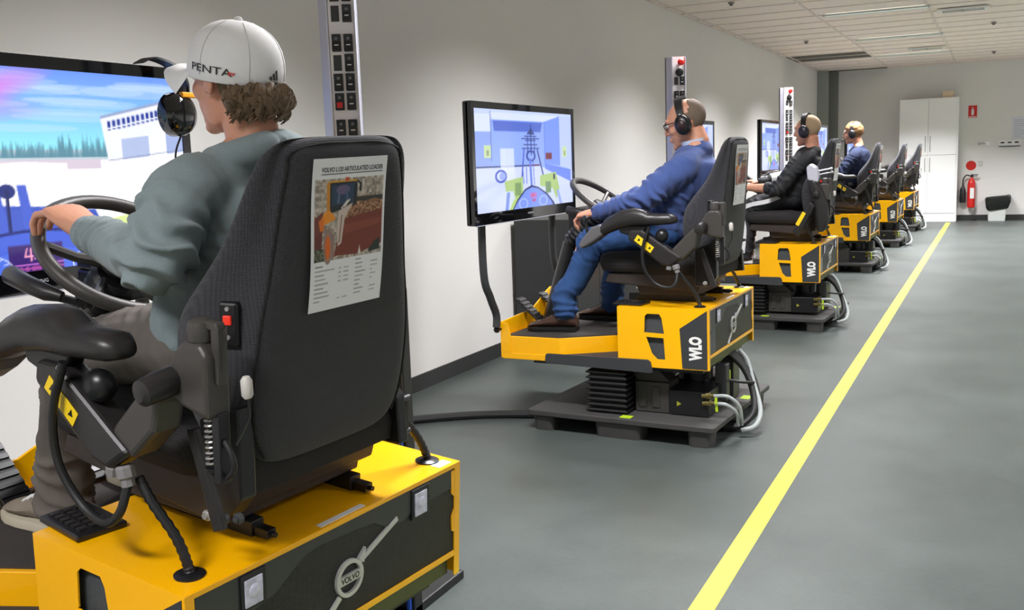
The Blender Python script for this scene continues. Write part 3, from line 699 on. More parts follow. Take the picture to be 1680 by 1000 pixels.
        if not armup:
            # arm body from hinge forward-down, then forward-up to the pad
            g = G().prism([(-.015, .70), (-.045, .655), (-.06, .60), (-.13, .535), (-.17, .545), (-.185, .585), (-.12, .65), (-.07, .695)], 1, Y(-.045), Y(.02))
            a_ = g.obj('arm_housing', M_GPL, t, smooth=None, bevel=.012, seg=3)
            g = G().prism([(-.125, .55), (-.19, .505), (-.235, .515), (-.405, .64), (-.395, .685), (-.33, .685), (-.18, .585)], 1, Y(-.035), Y(.03))
            f_ = g.obj('arm_box', M_DPL, t, smooth=None, bevel=.012, seg=3)
            lab = G().prism([(-.285, .572), (-.368, .634), (-.348, .662), (-.265, .600)], 1, Y(.0305), Y(.0315)).obj('arm_label', M_YLB, f_, smooth=None)
            g = G()
            for xx, zz in ((-.288, .598), (-.343, .638)): g.prism([(xx-.008, zz-.004), (xx+.006, zz-.007), (xx+.004, zz+.008)], 1, Y(.0318), Y(.0325))
            g.obj('label_mark', M_BLK, lab, smooth=None)
            px = lambda x, z: (x, z)
            G().ell((-.235, Y(-.0), .655), (.033, .03, .033)).obj('adjust_knob', M_BLK, t)
            # pad
            secs = []
            prof = [(-.548, .690, .012), (-.54, .695, .034), (-.525, .705, .044), (-.50, .718, .048), (-.44, .742, .052), (-.37, .752, .052), (-.325, .750, .046), (-.295, .742, .036), (-.25, .742, .033), (-.19, .744, .030), (-.165, .742, .020), (-.158, .740, .008)]
            for x, z, h in prof:
                w = .050 if x < -.25 else .042
                w *= min(1, h/.03)
                q = []
                for i in range(16):
                    a = 2*math.pi*i/16; ca, sa = math.cos(a), math.sin(a)
                    q.append((x, Y(-.005)+w*abs(ca)**.7*(1 if ca > 0 else -1), z-.012+h*abs(sa)**.8*(1 if sa > 0 else -.75)))
                secs.append(q)
            pad = G().loft(secs).obj('arm_pad', M_DPL, t, smooth=60)
            G().prism([(-.46, .705), (-.30, .705), (-.33, .665), (-.40, .655), (-.45, .67)], 1, Y(-.025), Y(.015)).obj('pad_mount', M_BLK, t, smooth=None, bevel=.006)
            # control pod with small levers ahead of the pad
            pod = G().prism([(-.665, .605), (-.65, .635), (-.59, .70), (-.54, .715), (-.53, .66), (-.58, .625), (-.645, .59)], 1, Y(-.05), Y(.045)).obj('control_pod', mat('pod_grey', (92, 90, 92), .35), t, smooth=None, bevel=.014, seg=3)
            for i, (dx, dd) in enumerate(((-.64, -.025), (-.625, .0), (-.61, .025))):
                l = G().tube([(dx, Y(dd), .655), (dx-.01, Y(dd), .70), (dx-.012, Y(dd), .735)], [.004, .005, .005], 8).ell((dx-.012, Y(dd), .742), (.013, .011, .014)).obj('small_lever', M_BLK, pod)
            # cable loop and connector
            G().lathe([(.014, 0), (.018, .004), (.018, .022), (.013, .026), (.013, .04)], (-.165, Y(.01), .515), (.25, 0, -1), 8).lathe([(.012, 0), (.015, .004), (.015, .02)], (-.195, Y(.01), .51), (-.2, 0, -1), 8).obj('cable_connector', mat('connector_grey', (120, 118, 118), .5), t, smooth=None)
            G().tube(smoothpath([(-.155, Y(.012), .48), (-.158, Y(.03), .43), (-.19, Y(.04), .405), (-.26, Y(.04), .425), (-.31, Y(.05), .50), (-.315, Y(.05), .60), (-.285, Y(.04), .70)]), .0085, 10).obj('cable_loop', M_RUB, t)
        else:
            # arm folded up beside the back
            secs = []
            for z, x, h in ((.40, .0, .015), (.42, .0, .035), (.50, .01, .045), (.60, .0, .046), (.70, -.03, .042), (.78, -.055, .035), (.80, -.06, .012)):
                q = []
                for i in range(16):
                    a = 2*math.pi*i/16; q.append((x+h*1.2*math.cos(a)-.0, Y(.0)+.042*math.sin(a), z))
                secs.append(q)
            G().loft(secs).obj('arm_pad', M_DPL, t, smooth=60)
            pod = G().prism([(-.10, .80), (-.02, .78), (-.015, .84), (-.03, .90), (-.075, .93), (-.11, .90)], 1, Y(-.04), Y(.04)).obj('control_pod', M_ALU, t, smooth=None, bevel=.014, seg=3)
            for dd, dz in ((-.02, .84), (.02, .87)):
                G().tube([(-.02, Y(dd), dz), (.07, Y(dd), dz+.015)], .005, 8).ell((.075, Y(dd), dz+.016), (.013, .01, .01)).obj('small_lever', M_ALU, pod)
            f_ = G().prism([(-.22, .40), (-.17, .36), (-.04, .60), (-.08, .64)], 1, Y(-.035), Y(.03)).obj('arm_box', M_DPL, t, smooth=None, bevel=.012, seg=3)
            G().prism([(-.19, .46), (-.165, .445), (-.11, .545), (-.135, .56)], 1, Y(.0305), Y(.0315)).obj('arm_label', M_YLB, f_, smooth=None)
    arm('l')
    # hinge bracket on the right
    G().prism([(-.12, .41), (.01, .42), (.0, .53), (-.05, .58), (-.12, .52)], 1, cy+.205, cy+.235).obj('hinge_bracket', M_BLK, t, smooth=None, bevel=.004)
    for z in (.435, .515):
        G().tube([(-.01, cy+.235, z), (-.01, cy+.262, z)], .007, 10).obj('hinge_pin', M_PANEL, t)
    G().box((-.016, cy+.245, .435), (-.006, cy+.257, .515)).obj('hinge_bar', M_PAN, t, smooth=None, bevel=.002)
    G().tube([(-.06, cy+.275, .425), (-.05, cy+.28, .50), (-.055, cy+.275, .60)], .008, 8).obj('hinge_strap', M_PAN, t)
    # white lever, corrugated conduits
    lv = G().tube([(.092, cy-.31, .672), (.090, cy-.31, .678), (.088, cy-.31, .705), (.088, cy-.31, .712)], [.006, .0105, .0105, .006], 12).obj('release_lever', mat('lever_cream', (196, 192, 186), .5), t)
    G().tube([(.091, cy-.31, .674), (.094, cy-.31, .64), (.078, cy-.33, .59)], .0028, 6).obj('lever_wire', M_BLK, lv)
    def conduit(pts, c):
        q = smoothpath(pts, 8); n_ = len(q)
        rs = [.0100+(.0010 if i % 2 else -.0008) for i in range(n_)]
        o = G().tube(q, rs, 10).obj('conduit', M_RUB, t)
        G().lathe([(.030, 0), (.030, .003), (.022, .007), (.012, .008)], c, n=24).obj('grommet', M_BLK, o)
    conduit([(-.16, cy-.36, .485), (-.13, cy-.355, .44), (-.085, cy-.34, .375), (-.064, cy-.333, .32), (-.062, cy-.332, BH)], (-.062, cy-.332, BH))
    conduit([(-.12, cy+.33, .50), (-.11, cy+.345, .44), (-.085, cy+.385, .37), (-.069, cy+.402, .32), (-.067, cy+.404, BH)], (-.067, cy+.404, BH))
    return t

# printed sheet on the back of the seats
def sheet_image():
    im = Img(150, 212, (242, 242, 246))
    x0, x1, y0, y1 = .045, .965, .335, .865
    im.rect(x0, y0, x1, y1, (176, 164, 152)); im.noise(x0, y0, x1, y1, 70, 5); im.noise(x0, y0, x1, y1, 40, 2)
    im.poly([(x0, .62), (.16, .66), (.14, .42), (x0, .44)], (120, 60, 45)); im.rect(x0, y0, .2, .42, (80, 84, 62)); im.noise(x0, y0, .2, .43, 90, 3)
    im.poly([(.40, .715), (.52, .735), (.75, .74), (x1, .72), (x1, .60), (.40, .60)], (150, 105, 70)); im.noise(.42, .60, x1, .70, 130, 2)
    im.poly([(.50, .735), (x1, .735), (x1, .70), (.85, .715), (.7, .70), (.52, .715)], (52, 50, 42))
    im.poly([(.40, .595), (x1, .64), (x1, .40), (.62, .35), (.30, .36)], (124, 52, 34)); im.poly([(.42, .56), (x1, .58), (x1, .54), (.44, .50)], (140, 66, 44))
    im.poly([(x0, .50), (.14, .52), (.14, .42), (x0, .42)], (110, 48, 38))
    im.poly([(.22, .82), (.24, .84), (.58, .84), (.60, .82), (.60, .69), (.24, .64), (.22, .66)], (28, 34, 40))
    im.poly([(.26, .82), (.56, .83), (.55, .705), (.27, .69)], (36, 64, 92)); im.ell(.41, .79, .09, .03, (108, 92, 130)); im.line(.36, .78, .35, .71, .02, (90, 100, 140)); im.line(.46, .78, .47, .71, .02, (70, 96, 130))
    im.line(.215, .83, .225, .66, .03, (214, 140, 30)); im.line(.23, .845, .59, .845, .012, (226, 160, 40)); im.rect(.43, .845, .48, .87, (210, 80, 40))
    im.line(.60, .84, .645, .82, .014, (24, 24, 24)); im.line(.645, .82, .645, .78, .022, (30, 30, 30))
    im.poly([(.12, .60), (.18, .655), (.24, .66), (.30, .63), (.32, .60), (.16, .57)], (246, 150, 20)); im.poly([(.10, .60), (.17, .62), (.17, .54), (.12, .53)], (240, 120, 10))
    im.poly([(.36, .655), (.55, .70), (.44, .60), (.40, .44), (.35, .42), (.34, .56)], (214, 196, 186)); im.line(.40, .62, .37, .45, .012, (150, 120, 110))
    im.line(.44, .68, .5, .72, .012, (225, 215, 210)); im.line(.40, .67, .47, .715, .012, (225, 215, 210))
    im.poly([(.16, .50), (.22, .55), (.30, .50), (.30, .36), (.2, .35)], (150, 120, 110)); im.ell(.22, .42, .035, .08, (232, 110, 20)); im.ell(.22, .42, .06, .11, (160, 130, 125), 1, .25)
    im.poly([(.78, .37), (.86, .42), (.94, .44), (.94, .36), (.78, .35)], (34, 48, 40)); im.poly([(.63, .35), (.65, .41), (.67, .35)], (230, 225, 220))
    for i in range(9):
        yy = .305-i*.029; w = (.10, .26, .12, .14, .18, .12, .18, .2, .08)[i]
        im.rect(.06, yy-.006, .06+w, yy+.001, (110, 110, 118) if i in (0, 5) else (150, 150, 158))
        if i in (1, 2, 3, 4, 8): im.rect(.37, yy-.006, .41, yy+.001, (160, 160, 166)); im.rect(.44, yy-.006, .51, yy+.001, (160, 160, 166))
        im.rect(.60, yy+.004, .60+(.08, .10, .1, .15, .12, .08, .07, .13, .1)[i], yy+.011, (110, 110, 118) if i in (0, 6) else (150, 150, 158))
        if i not in (0, 6): im.rect(.82, yy+.004, .82+(.04, .1, .1, .03, .08, .03, .05, .09, .08)[i], yy+.011, (165, 165, 170))
    return im
SHEET = None
def build_sheet(lb):
    global SHEET
    t = thing('info_sheet', (.05, .39, .93), lb, 'sheet', 'printed sheets taped to the seat backs')
    def P(u, v, d=0.0):
        z = .782+v*.296; return (.034+(z-.789)*.0993+.0075+.004*math.cos((v-.2)*5)*(1-.3*u)+d, .284+u*.21-.006*(1-v)*0, z)
    if SHEET is None:
        SHEET = (sheet_image(), paint_mat('sheet_print'), text_geo('VOLVO L120 ARTICULATED LOADER', .0125, bold=.00025, sx=.84))
    im, pm, tx = SHEET
    finish('paper', im.mesh(lambda u, v: P(u, v)), pm, t, smooth=60)
    g = G(); flat(g, tx, lambda x, y: P(.525+x/.21, .925+y/.296, .0006)); x0, x1 = min(p[0] for p in tx[0]), max(p[0] for p in tx[0])
    n_ = 12
    for i in range(n_):
        a, b = .525+(x0+(x1-x0)*i/n_)/.21, .525+(x0+(x1-x0)*(i+1)/n_)/.21
        g.add([P(a, .895, .0006), P(b, .895, .0006), P(b, .9, .0006), P(a, .9, .0006)], [(0, 1, 2, 3)])
    g.obj('heading', M_BLK, t, smooth=None)
    return t

def build_pallet(lb):
    t = thing('pallet', (0, 0, 0), lb, 'pallet', 'grey pallets under the simulators')
    w, d = 1.02, 1.02   # x from -w to 0, y from 0 to d
    secs = [rr(-w/2, d/2, w/2-.008, d/2-.008, .078, .02), rr(-w/2, d/2, w/2, d/2, .084, .025), rr(-w/2, d/2, w/2, d/2, .106, .025), rr(-w/2, d/2, w/2-.006, d/2-.006, .11, .02)]
    G().loft(secs).obj('deck', M_GREY, t, smooth=40)
    for x in (-w+.085, -w/2, -.085):
        for y in (.08, d/2, d-.08):
            hx = .13 if (x == -w/2) else .06
            G().loft([rr(x, y, hx*.94, .06, 0, .03), rr(x, y, hx, .066, .08, .03)]).obj('foot', M_GREY, t, smooth=40)
    tag_ = G().box((-.50, .02, .11), (-.44, .07, .1115)).obj('pallet_label', M_LIME, t, smooth=None)
    G().box((-.06, .62, .11), (-.01, .70, .1115)).obj('pallet_label', M_LIME, t, smooth=None)
    return t

# ------------------------------------------------------------------ monitors (local frame: X depth, Y along, Z world height)
def scr_quarry():
    im = Img(300, 150, (250, 250, 252))
    im.vgrad(.60, 1, (150, 236, 250), (110, 150, 245))
    im.a = np.where((im.Y > .60)[..., None], im.a, np.array((252, 250, 250)))
    for i in range(26):
        cx, cyy = im.rng.rand()*1.0, .68+im.rng.rand()*.3; im.ell(cx, cyy, .1+.1*im.rng.rand(), .012+.02*im.rng.rand(), (205, 225, 255), .35)
    d = np.clip(1-np.hypot((im.X-.40)/.22, (im.Y-.86-(im.X-.4)*.7)/.10), 0, 1); im.mix(d, (225, 120, 225), 1)
    d = np.clip(1-np.hypot((im.X-.2)/.4, (im.Y-.8)/.10), 0, 1); im.mix(d, (225, 120, 225), .9)
    im.rect(0, .545, .78, .60, (190, 205, 215)); im.rect(0, .50, .72, .55, (214, 200, 215))
    for i in range(190):
        x = .3+.45*im.rng.rand(); h = .02+.07*im.rng.rand()*(.7 if x < .6 else 1.3); im.poly([(x-.006, .56), (x, .58+h), (x+.006, .56)], (90, 140, 158), .6)
    im.poly([(0, .53), (.3, .52), (.5, .54), (.62, .53), (.62, .40), (0, .40)], (255, 253, 252))
    # hall building
    im.poly([(.745, .53), (.73, .76), (1, .885), (1, .60), (.745, .54)], (236, 238, 250)); im.poly([(.73, .76), (.73, .775), (1, .90), (1, .885)], (150, 165, 200))
    for i in range(16):
        x = .75+i*.0158; yb = .715+i*.0066; im.rect(x, yb, x+.010, yb+.035, (40, 62, 150)); im.rect(x, yb-.016, x+.010, yb-.008, (40, 62, 150))
    im.poly([(.79, .545), (.79, .655), (.88, .675), (.88, .56)], (176, 190, 226)); im.poly([(.94, .572), (.94, .69), (1, .70), (1, .585)], (160, 176, 220))
    im.line(.745, .54, 1, .595, .004, (120, 130, 160))
    # machine in the foreground
    im.poly([(.28, .19), (.30, .31), (.42, .335), (.56, .315), (.57, .29), (.69, .29), (.70, .245), (.62, .24), (.6, .16)], (62, 88, 190))
    im.poly([(.33, .31), (.33, .14), (.50, .14), (.5, .31)], (66, 92, 196)); 
    for x in (.42, .49): im.poly([(x-.012, .43), (x+.012, .43), (x+.03, .18), (x+.0, .18)], (70, 96, 205))
    im.ell(.452, .40, .022, .035, (30, 44, 120)); im.line(.452, .40, .452, .18, .018, (24, 34, 96)); im.ell(.87, .355, .022, .022, (90, 110, 190)); im.line(.875, .34, .88, .305, .006, (40, 50, 90))
    im.poly([(.70, .22), (.80, .25), (.86, .22), (.86, .05), (.70, .05)], (216, 232, 150))
    im.ell(.52, -.08, .34, .29, (24, 38, 120)); im.ell(.52, -.09, .335, .285, (68, 98, 214)); im.ell(.52, -.09, .25, .2, (80, 112, 224))
    im.rect(.44, .04, .585, .135, (58, 34, 110)); im.rect(.44, .0, .585, .036, (58, 34, 110))
    for y in (.036, .018): im.line(.44, y, .585, y, .004, (236, 96, 190))
    im.line(.51, .0, .51, .036, .004, (236, 96, 190))
    im.line(.505, .066, .515, .066, .006, (255, 170, 200)); im.line(.488, .115, .482, .078, .008, (255, 170, 200)); im.line(.482, .078, .503, .078, .008, (255, 170, 200)); im.line(.498, .115, .498, .055, .008, (255, 170, 200)); im.line(.53, .115, .53, .055, .008, (255, 170, 200))
    for i in range(8): im.line(.447+i*.017, .024, .455+i*.017, .026, .005, (230, 110, 180), .8); im.line(.447+i*.017, .008, .457+i*.016, .008, .006, (230, 110, 180), .8)
    for cx in (.40, .66):
        im.ell(cx, .02, .05, .07, (220, 230, 255), 1, .07); 
        for a in (30, 60, 90, 120, 150): im.line(cx+.03*math.cos(R_(a)), .02+.052*math.sin(R_(a)), cx+.045*math.cos(R_(a)), .02+.067*math.sin(R_(a)), .004, (230, 238, 255))
        im.line(cx, .02, cx-.02, .06, .005, (230, 238, 255))
    return im
def scr_shed():
    im = Img(200, 120, (205, 216, 250))
    im.rect(.15, .40, .70, .90, (150, 176, 240)); im.rect(0, .90, 1, 1, (206, 216, 240)); im.poly([(.15, .97), (.84, .97), (.68, .90), (.17, .90)], (224, 230, 246))
    im.poly([(.17, .89), (.66, .89), (.64, .79), (.18, .79)], (88, 112, 196)); im.poly([(.68, .90), (.86, .97), (.86, .42), (.68, .46)], (128, 156, 236)); im.rect(.855, .40, 1, .97, (196, 208, 246))
    im.rect(0, .44, .15, .80, (150, 172, 230)); im.rect(0, .78, .15, .95, (226, 232, 246)); im.line(.15, .98, .15, .5, .008, (50, 66, 120)); im.line(.68, .90, .68, .45, .005, (70, 92, 170))
    for x, y, w, h in ((.085, .53, .06, .12), (.885, .52, .05, .12)):
        im.rect(x, y, x+w, y+h, (206, 226, 160)); im.rect(x+w*.35, y+.02, x+w*.7, y+h*.6, (150, 160, 120))
    im.line(0, .44, .62, .44, .014, (46, 56, 106)); im.rect(.5, .435, .62, .45, (120, 40, 70)); im.poly([(0, .43), (.62, .43), (1, .30), (1, 0), (0, 0)], (214, 220, 246)); im.poly([(.68, .46), (.98, .38), (.98, .24), (.68, .40)], (112, 140, 226))
    im.rect(.23, .38, .36, .62, (236, 238, 240), .75); im.rect(.255, .30, .37, .40, (230, 232, 214), .7); im.line(.295, .62, .295, .40, .005, (200, 205, 220))
    im.rect(.69, .50, .76, .57, (128, 44, 58)); im.line(.70, .555, .745, .52, .008, (80, 40, 50))
    im.ell(.23, .345, .055, .065, (64, 84, 180), 1, .3); im.ell(.245, .345, .03, .04, (150, 168, 230))
    # mast and arms
    c = (50, 62, 140)
    for y0, w in ((.72, .09), (.70, .05), (.745, .06), (.655, .07), (.62, .09), (.59, .04)): im.line(.53-w, y0, .53+w, y0, .010, (58, 70, 130))
    im.line(.535, .86, .535, .55, .014, c); im.line(.50, .74, .50, .57, .010, c); im.line(.57, .74, .57, .57, .010, c); im.poly([(.49, .76), (.535, .83), (.58, .76)], (50, 60, 110), .8)
    im.line(.46, .60, .43, .30, .022, (84, 100, 196)); im.line(.60, .60, .66, .32, .022, (52, 66, 130)); im.ell(.53, .54, .05, .06, (60, 76, 150), 1, .35)
    im.line(.52, .5, .53, .22, .035, (106, 128, 214)); im.line(.55, .5, .56, .24, .012, (90, 110, 196)); im.line(.44, .45, .45, .26, .012, (80, 100, 190)); im.line(.48, .42, .48, .26, .012, (80, 100, 190)); im.line(.66, .33, .71, .18, .02, (100, 124, 210))
    for pts in ([(.26, .29), (.44, .33), (.44, .13), (.36, .10), (.34, .19), (.27, .19)], [(.62, .33), (.80, .36), (.84, .18), (.80, .06), (.76, .18), (.62, .22)]):
        im.poly(pts, (178, 204, 116))
    im.poly([(.34, .10), (.40, .12), (.38, .0), (.30, .0)], (186, 212, 110)); im.rect(.36, .14, .42, .27, (128, 158, 92)); im.rect(.68, .14, .74, .26, (120, 150, 100)); im.rect(.77, .28, .79, .34, (30, 34, 60))
    im.poly([(.33, .0), (.38, .10), (.46, .20), (.53, .235), (.60, .21), (.70, .13), (.77, .03), (.78, 0)], (24, 36, 90)); im.poly([(.34, .0), (.39, .09), (.465, .185), (.53, .215), (.60, .195), (.69, .12), (.75, .03), (.76, 0)], (130, 154, 232))
    im.rect(.51, .10, .58, .155, (190, 120, 190)); im.rect(.53, .12, .56, .14, (220, 90, 120)); im.ell(.44, .05, .045, .055, (200, 214, 250), 1, .15); im.ell(.65, .06, .045, .055, (200, 214, 250), 1, .15); im.rect(.53, .06, .57, .09, (190, 90, 150))
    im.a *= np.array((.93, .95, 1.02)); im.poly([(.28, .18), (.31, .18), (.29, 0), (.26, 0)], (110, 136, 214)); im.poly([(.80, .16), (.83, .16), (.87, .0), (.84, .0)], (150, 168, 226))
    return im
SCR = {}
def build_monitor(X, ya, yb, z0, z1, label, kind='shed'):
    """screen faces +X; X is its front plane"""
    t = thing('monitor', (X, (ya+yb)/2, z0), label, 'monitor', 'large flat monitors facing the seats')
    G().box((X-.05, ya, z0), (X-.012, yb, z1)).obj('housing', M_BLK, t, smooth=None, bevel=.008)
    bw, bt, bb = .030, .034, .058
    G().box((X-.03, ya, z1-bt), (X, yb, z1)).box((X-.03, ya, z0), (X, yb, z0+bb)).box((X-.03, ya, z0+bb), (X, ya+bw, z1-bt)).box((X-.03, yb-bw, z0+bb), (X, yb, z1-bt)).obj('bezel', M_GLS, t, smooth=None)
    G().box((X-.01, ya+.02, z0-.004), (X-.0, yb-.02, z0)).obj('trim_strip', M_ALU, t, smooth=None)
    if kind not in SCR: SCR[kind] = (scr_quarry() if kind == 'quarry' else scr_shed())
    if 'screen' not in MATS: MATS['screen'] = paint_mat('screen_glow', emit=SCREEN_EMIT, rough=.15)
    im = SCR[kind]; a, b, c, d = ya+bw, yb-bw, z0+bb, z1-bt
    G().box((X-.012, a, c), (X-.008, b, d)).obj('panel', M_BLK, t, smooth=None)
    finish('screen', im.mesh(lambda u, v: (X-.006, a+u*(b-a), c+v*(d-c))), MATS['screen'], t, smooth=None)
    g = G(); flat(g, fit_text('SAMSUNG', .075, .0095, .01), lambda x, y: (X+.0008, (ya+yb)/2+x, z0+.03+y)); g.obj('maker_lettering', mat('logo_silver', (190, 190, 195), .3), t, smooth=None)
    return t
SCREEN_EMIT = 1.15

def build_tower(x, y, lb, yaw=R_(30), cable=False, ztop=2.0):
    t = thing('switch_tower', (x, y, 0), lb, 'switch tower', 'tall aluminium switch towers beside the simulators')
    # local frame: u across, v outwards (towards the driver). outward = (sin yaw, -cos yaw)
    o_ = Vector((math.sin(yaw), -math.cos(yaw), 0)); u_ = Vector((math.cos(yaw), math.sin(yaw), 0))
    M = Matrix(((u_.x, o_.x, 0, x), (u_.y, o_.y, 0, y), (0, 0, 1, 0), (0, 0, 0, 1)))
    M2 = M
    def pr(pts, z0, z1):
        return G().prism(pts, 2, z0, z1, M)
    zb = 1.0
    pr([(-.060, -.065), (.056, -.065), (.056, -.012), (-.058, -.033)], zb, ztop).obj('rear_housing', M_PANEL, t, smooth=None, bevel=.004)
    pr([(-.058, -.032), (-.028, -.008), (.054, -.008), (.058, -.012), (.058, -.02), (-.058, -.038)], zb, ztop-.002).obj('profile', M_ALU, t, smooth=None)
    pr([(-.030, -.010), (-.026, .0), (.048, .0), (.048, -.010)], zb, ztop-.001).obj('face_plate', mat('tower_face', (236, 232, 232), .4), t, smooth=None)
    pr([(.048, -.010), (.049, .005), (.053, .005), (.054, -.010)], zb, ztop-.001).obj('edge_rail', M_ALU, t, smooth=None)
    pr([(-.034, -.010), (-.033, .003), (-.028, .003), (-.027, -.010)], zb, ztop-.001).obj('edge_rail', M_ALU, t, smooth=None)
    # emergency stop and dial
    def P(u, v, z): return M @ Vector((u, v, z))
    G().lathe([(.010, 0), (.010, .012), (.020, .013), (.020, .026), (.012, .032)], P(.02, .0, ztop-.035), o_, 20).obj('stop_button', M_RED, t)
    G().lathe([(.024, 0), (.024, .010), (.012, .014), (.012, .024)], P(.014, 0, ztop-.095), o_, 20).obj('dial', M_BLK, t)
    zs = ([1.915] if ztop > 2.05 else [])+[1.855, 1.770, 1.712, 1.655, 1.598, 1.52, 1.463, 1.406, 1.349, 1.27, 1.21, 1.15, 1.09]
    for i, z in enumerate(zs):
        for j, u in enumerate((-.0055, .0295)):
            if z in (1.855, 1.712, 1.463, 1.349) and j == 0:
                G().box((u-.012, .0, z-.023), (u+.012, .0015, z+.023), M).obj('blank_plate', M_PANEL, t, smooth=None); continue
            s = G().prism([(z-.026, 0), (z+.026, 0), (z+.025, .013), (z+.004, .008), (z-.023, .011)], 0, u-.0135, u+.0135, M @ Matrix(((1, 0, 0, 0), (0, 0, 1, 0), (0, 1, 0, 0), (0, 0, 0, 1)))).obj('rocker_switch', M_BLK, t, smooth=None, bevel=.002)
            red = (z == 1.598 and j == 0)
            if red: G().box((u-.008, .008, z-.018), (u+.008, .0145, z-.002), M).obj('indicator', M_RED, s, smooth=None)
            else: G().box((u-.006, .009, z-.008), (u+.006, .0105, z-.005), M).obj('indicator', M_WHITE, s, smooth=None)
            G().lathe([(.005, 0), (.004, .001)], P(u, .0108, z+.012), o_, 8).obj('symbol', mat('symbol_grey', (110, 112, 112), .5), s, smooth=None)
    # black floor stand
    G().box((x-.16, y-.02, 0), (x+.18, y+.03, 1.04)).obj('stand', mat('stand_black', (27, 27, 29), .5), t, smooth=None, bevel=.006)
    G().box((x-.25, y-.02, 0), (x+.18, y+.3, .03)).obj('stand_foot', M_BLK, t, smooth=None, bevel=.004)
    return t

# ================================================================== PEOPLE
def remesh(g, voxel, smooth_it=2, fac=.5):
    me = g.mesh('r') if isinstance(g, G) else g
    o = bpy.data.objects.new('tmp', me); COL.objects.link(o)
    m = o.modifiers.new('r', 'REMESH'); m.mode = 'VOXEL'; m.voxel_size = voxel; m.adaptivity = 0
    if smooth_it: s = o.modifiers.new('s', 'SMOOTH'); s.iterations = smooth_it; s.factor = fac
    bpy.context.view_layer.update()
    out = bpy.data.meshes.new_from_object(o.evaluated_get(bpy.context.evaluated_depsgraph_get()))
    bpy.data.objects.remove(o); bpy.data.meshes.remove(me); out.materials.clear(); return out
def etube(g, pts, rads, side=Vector((0, 1, 0)), n=20):
    """tube with elliptic sections; rads = (along side, across)"""
    P = [Vector(p) for p in pts]; k = len(P); secs = []
    for i in range(k):
        t = (P[min(i+1, k-1)]-P[max(i-1, 0)]).normalized(); s = (side-t*side.dot(t)).normalized(); b = t.cross(s)
        a_, b_ = rads[i] if isinstance(rads[i], tuple) else (rads[i], rads[i])
        secs.append([P[i]+s*a_*math.cos(2*math.pi*j/n)+b*b_*math.sin(2*math.pi*j/n) for j in range(n)])
    # rounded ends
    def capsec(i, d):
        c = P[i]; t = d.normalized(); a_, b_ = rads[i] if isinstance(rads[i], tuple) else (rads[i], rads[i]); r = min(a_, b_)
        return [[c+(p-c)*f+t*r*h for p in secs[i]] for f, h in ((.87, .45), (.5, .8), (.1, .95))]
    st = capsec(0, P[0]-P[1])[::-1]; en = capsec(-1, P[-1]-P[-2])
    g.loft(st+secs+en); return g
def interp(pts, rads, n=4):
    """smooth path with interpolated radii"""
    q = smoothpath(pts, n); r = []
    R = [x if isinstance(x, tuple) else (x, x) for x in rads]
    for i in range(len(R)-1):
        for k in range(n): t = k/n; r.append((R[i][0]*(1-t)+R[i+1][0]*t, R[i][1]*(1-t)+R[i+1][1]*t))
    r.append(R[-1]); return q, r
def stube(g, pts, rads, side=Vector((0, 1, 0)), n=16, k=4):
    q, r = interp(pts, rads, k); return etube(g, q, r, side, n)
def wrinkle(me, amt, freq, seeds=(0, 0, 0), folds=()):
    """cloth relief: noise plus folds running round the given joints (point, axis, radius, wavelength, depth)"""
    sd = Vector(seeds); n_ = len(me.vertices)
    co = np.empty(n_*3); me.vertices.foreach_get('co', co); co = co.reshape(-1, 3)
    no = np.empty(n_*3); me.vertex_normals.foreach_get('vector', no); no = no.reshape(-1, 3)
    nz = noise.noise
    d = np.array([amt*nz(Vector(p)*freq+sd)+amt*.5*nz(Vector(p)*freq*2.3+sd) for p in co])
    w = np.array([nz(Vector(p)*10+sd) for p in co])
    for c, ax, rad, wl, dep in folds:
        q = co-np.array(c); l = np.linalg.norm(q, axis=1); f = np.clip(1-(l/rad)**2, 0, 1)**1.5
        s = q @ np.array(Vector(ax).normalized())+.05*w
        h = .5+.5*np.sin(2*math.pi*s/wl); d += dep*f*(h**2.2-.35)
    me.vertices.foreach_set('co', (co+no*d[:, None]).ravel()); me.update()
    return me
def head_geo(g, hp, HM, scale=1):
    """hp: head centre, HM rotation; faces -X"""
    def E(c, r, rot=None):
        M3 = (HM @ Matrix.Diagonal((scale, scale, scale)).to_4x4()).to_3x3()
        if rot is not None: M3 = M3 @ rot
        g.ell(hp+HM.to_3x3() @ (Vector(c)*scale), r, 18, M3, 12)
    E((.016, 0, .032), (.097, .076, .088)); E((-.01, 0, .01), (.088, .070, .09))
    E((-.032, 0, -.035), (.062, .058, .080)); E((-.048, 0, -.082), (.040, .040, .032)); E((-.076, 0, -.100), (.019, .022, .017))
    E((-.078, 0, .034), (.022, .052, .014)); E((-.05, .040, -.02), (.034, .022, .028)); E((-.05, -.040, -.02), (.034, .022, .028))
    E((-.005, .052, -.06), (.034, .012, .04)); E((-.005, -.052, -.06), (.034, .012, .04))
    def T(a, b, r0, r1): g.tube([hp+HM.to_3x3() @ (Vector(p)*scale) for p in (a, Vector(a).lerp(Vector(b), .5), b)], [r0*scale, (r0+r1)/2*scale, r1*scale], 10)
    T((-.088, 0, .026), (-.110, 0, -.020), .008, .012); E((-.104, 0, -.024), (.015, .016, .010))
    E((-.093, 0, -.056), (.012, .022, .006)); E((-.091, 0, -.067), (.012, .019, .006))
    for s in (-1, 1):
        rot = Matrix.Rotation(R_(-14), 3, 'Y') @ Matrix.Rotation(R_(18*s), 3, 'Z')
        E((.012, s*.080, -.002), (.020, .0075, .034), rot); E((.004, s*.076, -.02), (.010, .009, .012), rot)
